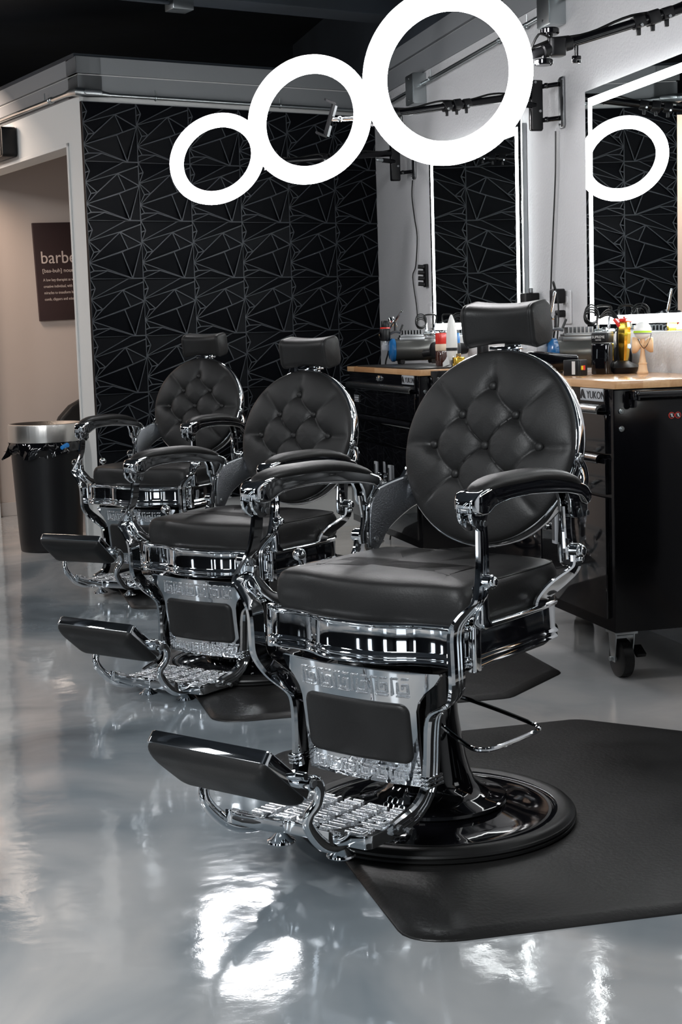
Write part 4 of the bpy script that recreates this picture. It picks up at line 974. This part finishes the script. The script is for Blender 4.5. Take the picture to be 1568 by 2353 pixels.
airbrush((1.46,-2.80,WT+.225),(.05,-.45,.9),'chrome airbrush resting above the nearer compressor')
def hose(pts,label):
    o=MB().tube(spl(pts,5),.0045,7).build('air_hose','black_rubber'); tag(o,label,'hose')
hose([(1.437,-.632,WT+.156),(1.48,-.48,WT+.150),(1.55,-.35,WT+.12),(1.56,-.26,WT+.05),(1.56,-.20,WT-.04),(1.56,-.18,WT-.4),(1.56,-.22,.02),(1.50,-.26,.006)],'black air hose drooping off the far end of the farther worktop to the floor')
# ------------------------------------------------------------------ bottles etc. on the farther worktop
def place(o,x,y,z=WT,rz=0): o.location=(x,y,z); o.rotation_euler=(0,0,rz); return o
r=empty('cologne_bottle'); MB().rbox((0,0,.035),(.055,.045,.07),.012).build('bottle_base','amber',r); MB().rbox((0,0,.086),(.0555,.0455,.033),.012).build('bottle_label','cream_label',r); MB().rbox((0,0,.128),(.052,.042,.052),.010).build('bottle_cap','red_plastic',r)
place(r,1.50,-1.375,WT+.006,.3); tag(r,'dark bottle with a cream label and glossy red cap on the farther worktop','bottle')
r=empty('spray_bottle'); MB().lathe([(.020,0),(.022,.01),(.022,.10),(.014,.115)],seg=24).build('bottle_body','black_plastic',r); MB().lathe([(.018,.10),(.019,.104),(.019,.148),(.016,.152)],seg=24).build('bottle_cap','blue_bright',r)
place(r,1.53,-1.49,WT+.006); tag(r,'black bottle with a bright blue cap between the red-capped bottle and the rocket','bottle')
r=empty('rocket_model')
MB().lathe([(.016,.03),(.024,.05),(.026,.10),(.024,.155),(.017,.20),(.008,.225),(.003,.235)],seg=24).build('rocket_body','kendama_white',r)
MB().lathe([(.0255,.072),(.0268,.073),(.0268,.085),(.0258,.086)],seg=24).build('rocket_band','lettering_dark',r)
for a in (0,2.1,4.2):
    k=MB(); k.prism([(.012,-.002,.075),(.012,-.002,.01),(.045,-.002,0),(.045,-.002,.018),(.030,-.002,.035)],(0,.004,0),0); k.xform(Matrix.Rotation(a+.4,4,'Z')); k.build('rocket_fin','kendama_white',r,bevel=.001)
place(r,1.48,-1.58,WT+.006); tag(r,'white toy rocket with a dark band standing on the farther worktop','figurine')
r=empty('perfume_bottle'); MB().rbox((0,0,.022),(.05,.035,.044),.008).build('bottle_body','gold',r); MB().lathe([(.010,.044),(.011,.046),(.011,.058),(.009,.060)],seg=16).build('bottle_cap','brass',r)
place(r,1.475,-1.685,WT+.006,.2); tag(r,'small gold bottle beside the white rocket, partly behind the backrest','bottle')
r=empty('spray_can'); MB().lathe([(.024,0),(.026,.005),(.026,.17),(.018,.185),(.008,.19)],seg=24).build('can_body','black_plastic',r); MB().lathe([(.007,.188),(.010,.19),(.010,.235),(.007,.24)],seg=16).build('nozzle','brass',r)
place(r,1.60,-1.66,WT+.006); tag(r,'tall black bottle with a brass neck behind the white rocket','bottle')
r=empty('hair_clipper_dryer'); bpy.data.objects.remove(r)
def dryer(label,mt):
    r=empty('hair_dryer'); k=MB(); k.lathe([(.020,-.115),(.026,-.11),(.030,-.07),(.036,-.03),(.042,.02),(.043,.06),(.036,.085),(.02,.09)],(0,0,.043),28,(0,1,0)); k.build('dryer_barrel',mt,r)
    k=MB(); k.lathe([(.034,.0),(.0355,.002),(.0355,.012),(.034,.014)],(0,.086-.07,.043),28,(0,1,0)); k.build('barrel_ring','chrome',r)
    k=MB(); k.tube(spl([(0,.04,.035),(.05,.055,.03),(.11,.06,.024)],4),[.02]*4+[.018]*5,12); k.build('dryer_grip',mt,r); tag(r,label,'hair dryer','hair dryers on the worktops'); return r
d=dryer('dark matt hair dryer lying behind the farther compressor','black_plastic'); place(d,1.62,-1.10,WT+.006+.03,1.9)
d=dryer('glossy black hair dryer lying on the nearer worktop beside the backrest','black_gloss'); place(d,1.39,-2.93,WT,1.25)
# wall clip rack, small speaker box between mirrors
r=empty('clip_rack',(XW-.004,-.430,1.425)); MB().box((-.006,0,0),(.012,.05,.12)).build('rack_plate','black_plastic',r,bevel=.002)
for i in range(4):
    MB().tube([(-.012,.0,.045-i*.030),(-.045,.008,.048-i*.030)],.011,10).build('hook','black_plastic',r)
tag(r,'row of black cylindrical hooks on the wall at the left side of the far mirror','hook rack')
r=empty('wall_charger',(XW-.002,-1.965,1.20)); MB().rbox((-.03,0,0),(.06,.075,.17),.006,axis=0).build('charger_body','black_plastic',r); MB().cyl((-.03,-.015,.085),(-.03,-.015,.105),.010,12).build('charger_knob','aluminium',r)
tag(r,'tall black box on the wall to the right of the far mirror','wall box')
def outlet(y,z,label,plugs):
    r=empty('wall_outlet',(XW-.001,y,z)); MB().rbox((-.004,0,0),(.008,.078,.135),.006,axis=0).build('cover_plate','white_plastic',r)
    for dz in (.03,-.03): MB().rbox((-.009,0,dz),(.003,.032,.032),.010,axis=0).build('socket','white_plastic',r)
    tag(r,label,'outlet','white wall outlets')
outlet(-2.315,1.215,'white double outlet on the wall beside the near mirror, black plugs in it',True)
outlet(-.50,1.215,'white outlet plate on the wall beside the far mirror',False)
r=empty('power_plug',(XW-.012,-2.300,1.262)); MB().rbox((-.028,.006,0),(.050,.050,.060),.010,axis=0).build('plug_body','black_plastic',r); k=MB(); k.tube(spl([(-.04,.0,.025),(-.05,-.002,.055),(-.052,-.02,.05),(-.045,-.04,-.02),(-.05,-.055,-.10),(-.06,-.06,-.19)],5),.0035,6); k.build('plug_cord','black_rubber',r)
tag(r,'bulky black power adapter in the upper socket of the near outlet','plug')
r=empty('power_plug',(XW-.012,-2.30,1.190)); MB().rbox((-.018,.004,0),(.034,.034,.030),.008,axis=0).build('plug_body','black_plastic',r); k=MB(); k.tube(spl([(-.035,.0,0),(-.05,-.03,-.03),(-.07,-.06,-.07),(-.09,-.09,-.11)],5),.0045,6); k.build('plug_cord','black_rubber',r)
tag(r,'small black plug in the lower socket of the near outlet','plug')
# ------------------------------------------------------------------ nearer worktop items
r=empty('battery_pack'); MB().rbox((0,0,.028),(.05,.075,.056),.008).build('pack_body','black_plastic',r); MB().box((-.0255,-.012,.028),(.002,.014,.046)).build('pack_label','lettering_white',r); MB().box((-.004,-.0385,.028),(.016,.004,.016)).build('red_switch','red_plastic',r); MB().box((-.012,-.0388,.028),(.008,.004,.014)).build('yellow_mark','yellow_plastic',r)
place(r,1.40,-3.17,WT,.5); tag(r,'small black battery box with a red and yellow mark on the nearer worktop','battery pack')
k=MB(); k.tube(spl([(1.36,-3.06,WT+.03),(1.345,-3.00,WT+.05),(1.37,-2.96,WT+.02),(1.33,-2.93,WT+.06),(1.36,-2.88,WT+.04)],6),.005,7); o=k.build('coiled_cable','black_rubber'); tag(o,'curly black cable between the battery box and the glossy dryer','cable')
r=empty('foil_shaver'); MB().rbox((0,0,.055),(.050,.075,.110),.014).build('shaver_body','black_gloss',r); MB().rbox((0,0,.129),(.047,.070,.034),.008).build('shaver_cap','black_plastic',r); MB().rbox((0,0,.1475),(.044,.064,.005),.002).build('cap_edge','aluminium',r)
t=text_mesh('SUPREME',.0135,'lettering','lettering_white',r,(-.0242,.029,.128),(PI/2,0,-PI/2),sx=.95,ext=.0004); text_mesh('TRIMMER',.006,'lettering','lettering_white',r,(-.0242,.016,.120),(PI/2,0,-PI/2),sx=1,ext=.0003)
r.scale=(1,1,1); place(r,1.52,-3.135,WT,.62); tag(r,'boxy black foil shaver lettered SUPREME standing on the nearer worktop','shaver')
r=empty('hair_clipper'); k=MB(); rings=[]
for z,w_,d_ in ((.02,.030,.030),(.05,.036,.034),(.10,.042,.038),(.15,.045,.040),(.19,.043,.038),(.215,.034,.032),(.228,.022,.022)):
    rings.append([Vector((w_/2*math.cos(a)*(1 if abs(math.cos(a))>0 else 1),d_/2*math.sin(a)+.004*z,z)) for a in [2*PI*j/20 for j in range(20)]])
k.loft(rings); k.build('clipper_body','black_gloss',r); MB().box((0,-.012,.232),(.046,.006,.008)).build('clipper_blade','warn_red',r); k=MB()
for i in range(5): k.box((-.016+.008*i,-.016,.205),(.0025,.004,.022),Matrix.Rotation(.3,3,'X'))
k.build('lever_grill','aluminium',r); place(r,1.665,-3.00,WT,.7); r.scale=(1.15,1.15,.86); tag(r,'tall black hair clipper with an orange blade behind the gold one','hair clipper')
r=empty('hair_clipper'); k=MB(); rings=[]
for z,w_,y in ((.03,.020,0),(.05,.026,0),(.09,.031,0),(.13,.033,0),(.158,.030,0),(.172,.024,0)):
    h=w_/2; rings.append([Vector((-h,-h*.6,z)),Vector((-h*.6,-h,z)),Vector((h*.6,-h,z)),Vector((h,-h*.6,z)),Vector((h,h*.6,z)),Vector((h*.6,h,z)),Vector((-h*.6,h,z)),Vector((-h,h*.6,z))])
k.loft(rings); k.build('clipper_shell','gold',r,angle=20); MB().box((.0,.014,.10),(.022,.014,.13)).build('clipper_back','black_plastic',r,bevel=.003)
MB().box((0,-.004,.177),(.040,.022,.012)).build('blade_guard','red_plastic',r,bevel=.002); MB().box((.0,.018,.168),(.034,.010,.034),Matrix.Rotation(-.6,3,'X')).build('guard_clip','red_plastic',r,bevel=.002)
MB().lathe([(.008,0),(.0085,.002),(.006,.004)],(0,-.0165,.085),16,(0,-1,0)).build('power_button','glow_blue',r)
place(r,1.60,-3.135,WT+.012,.65); r.rotation_euler=(0,.06,.65); r.scale=(1.2,1.2,1); tag(r,'shiny gold hair clipper with a red blade guard in its charging stand','hair clipper')
k=MB(); k.lathe([(.044,0),(.050,.006),(.058,.022),(.050,.030),(.026,.042),(.018,.046)],seg=32); o=k.build('charging_stand','black_plastic'); place(o,1.60,-3.13,WT); tag(o,'black dome-shaped charging stand under the gold clipper','charging stand')
r=empty('kendama')
MB().lathe([(.0205,0),(.0215,.002),(.0215,.009),(.019,.012),(.0155,.036),(.0155,.038),(.0175,.039),(.0175,.042),(.0145,.044),(.010,.07),(.0075,.098),(.0085,.112),(.009,.135),(.006,.15)],seg=24).build('kendama_handle','beech',r)
for s,R_ in ((1,.0265),(-1,.029)):
    k=MB(); k.lathe([(.008,0),(.010,.006),(.020,.014),(R_-.002,.020),(R_+.003,.028),(R_+.003,.038),(R_,.041),(R_-.008,.030),(.004,.024)],(0,0,.112),28,(s,0,.0)); k.build('cup','beech',r)
bl=MB().ball((0,0,.168),.0345,28).build('ball','kendama_white',r)
MB().lathe([(.0339,-.0085),(.0349,-.008),(.0351,-.003),(.0349,-.001),(.034,-.0005)],(0,0,.168),36,cap=False).build('green_band','lime',bl); MB().lathe([(.0335,-.0125),(.0342,-.012),(.0341,-.0108),(.0335,-.0105)],(0,0,.168),36,cap=False).build('black_band','lettering_dark',bl)
k=MB(); k.tube(spl([(.033,-.010,.155),(.026,-.022,.128),(.012,-.024,.105),(.004,-.016,.100),(-.006,-.020,.112),(-.018,-.024,.136)],5),.0013,6); k.build('string','black_rubber',r)
r.scale=(.9,.9,.9); place(r,1.62,-3.25,WT,-.45); tag(r,'wooden kendama toy with a white ball striped lime green','toy')
r=empty('dryer_nozzle'); MB().lathe([(.03,0),(.034,.004),(.05,.03),(.052,.06),(.040,.09),(.02,.10)],seg=28).build('nozzle_body','black_plastic',r); r.scale=(.68,.68,1.0); place(r,1.695,-2.925,WT,0); tag(r,'dark rounded bonnet between the nearer compressor and the wall','dryer attachment')
k=MB()
for i in range(3): k.tube(spl([(1.62,-2.885,WT+.20),(1.645,-2.915,WT+.21+.01*i),(1.665,-2.955,WT+.18+.006*i),(1.675,-2.985,WT+.09)],5),.004,7)
o=k.build('air_hose','black_rubber'); tag(o,'black air hoses curling behind the nearer compressor under the mirror','hose')
# ceiling junction box
r=empty('junction_box',(.457,-.557,2.752)); r.rotation_euler=(0,0,SK); MB().box((0,0,0),(.11,.10,.050)).build('box_body','steel',r,bevel=.004); MB().cyl((-.05,0,.010),(-1.6,0,.014),.010,10).build('pipe','ceiling_black',r)
tag(r,'small steel box hanging under the dark ceiling at the top left','junction box')
bpy.context.view_layer.update()
for o in list(bpy.data.objects):
    if o.type=='EMPTY' and not o.children: bpy.data.objects.remove(o)
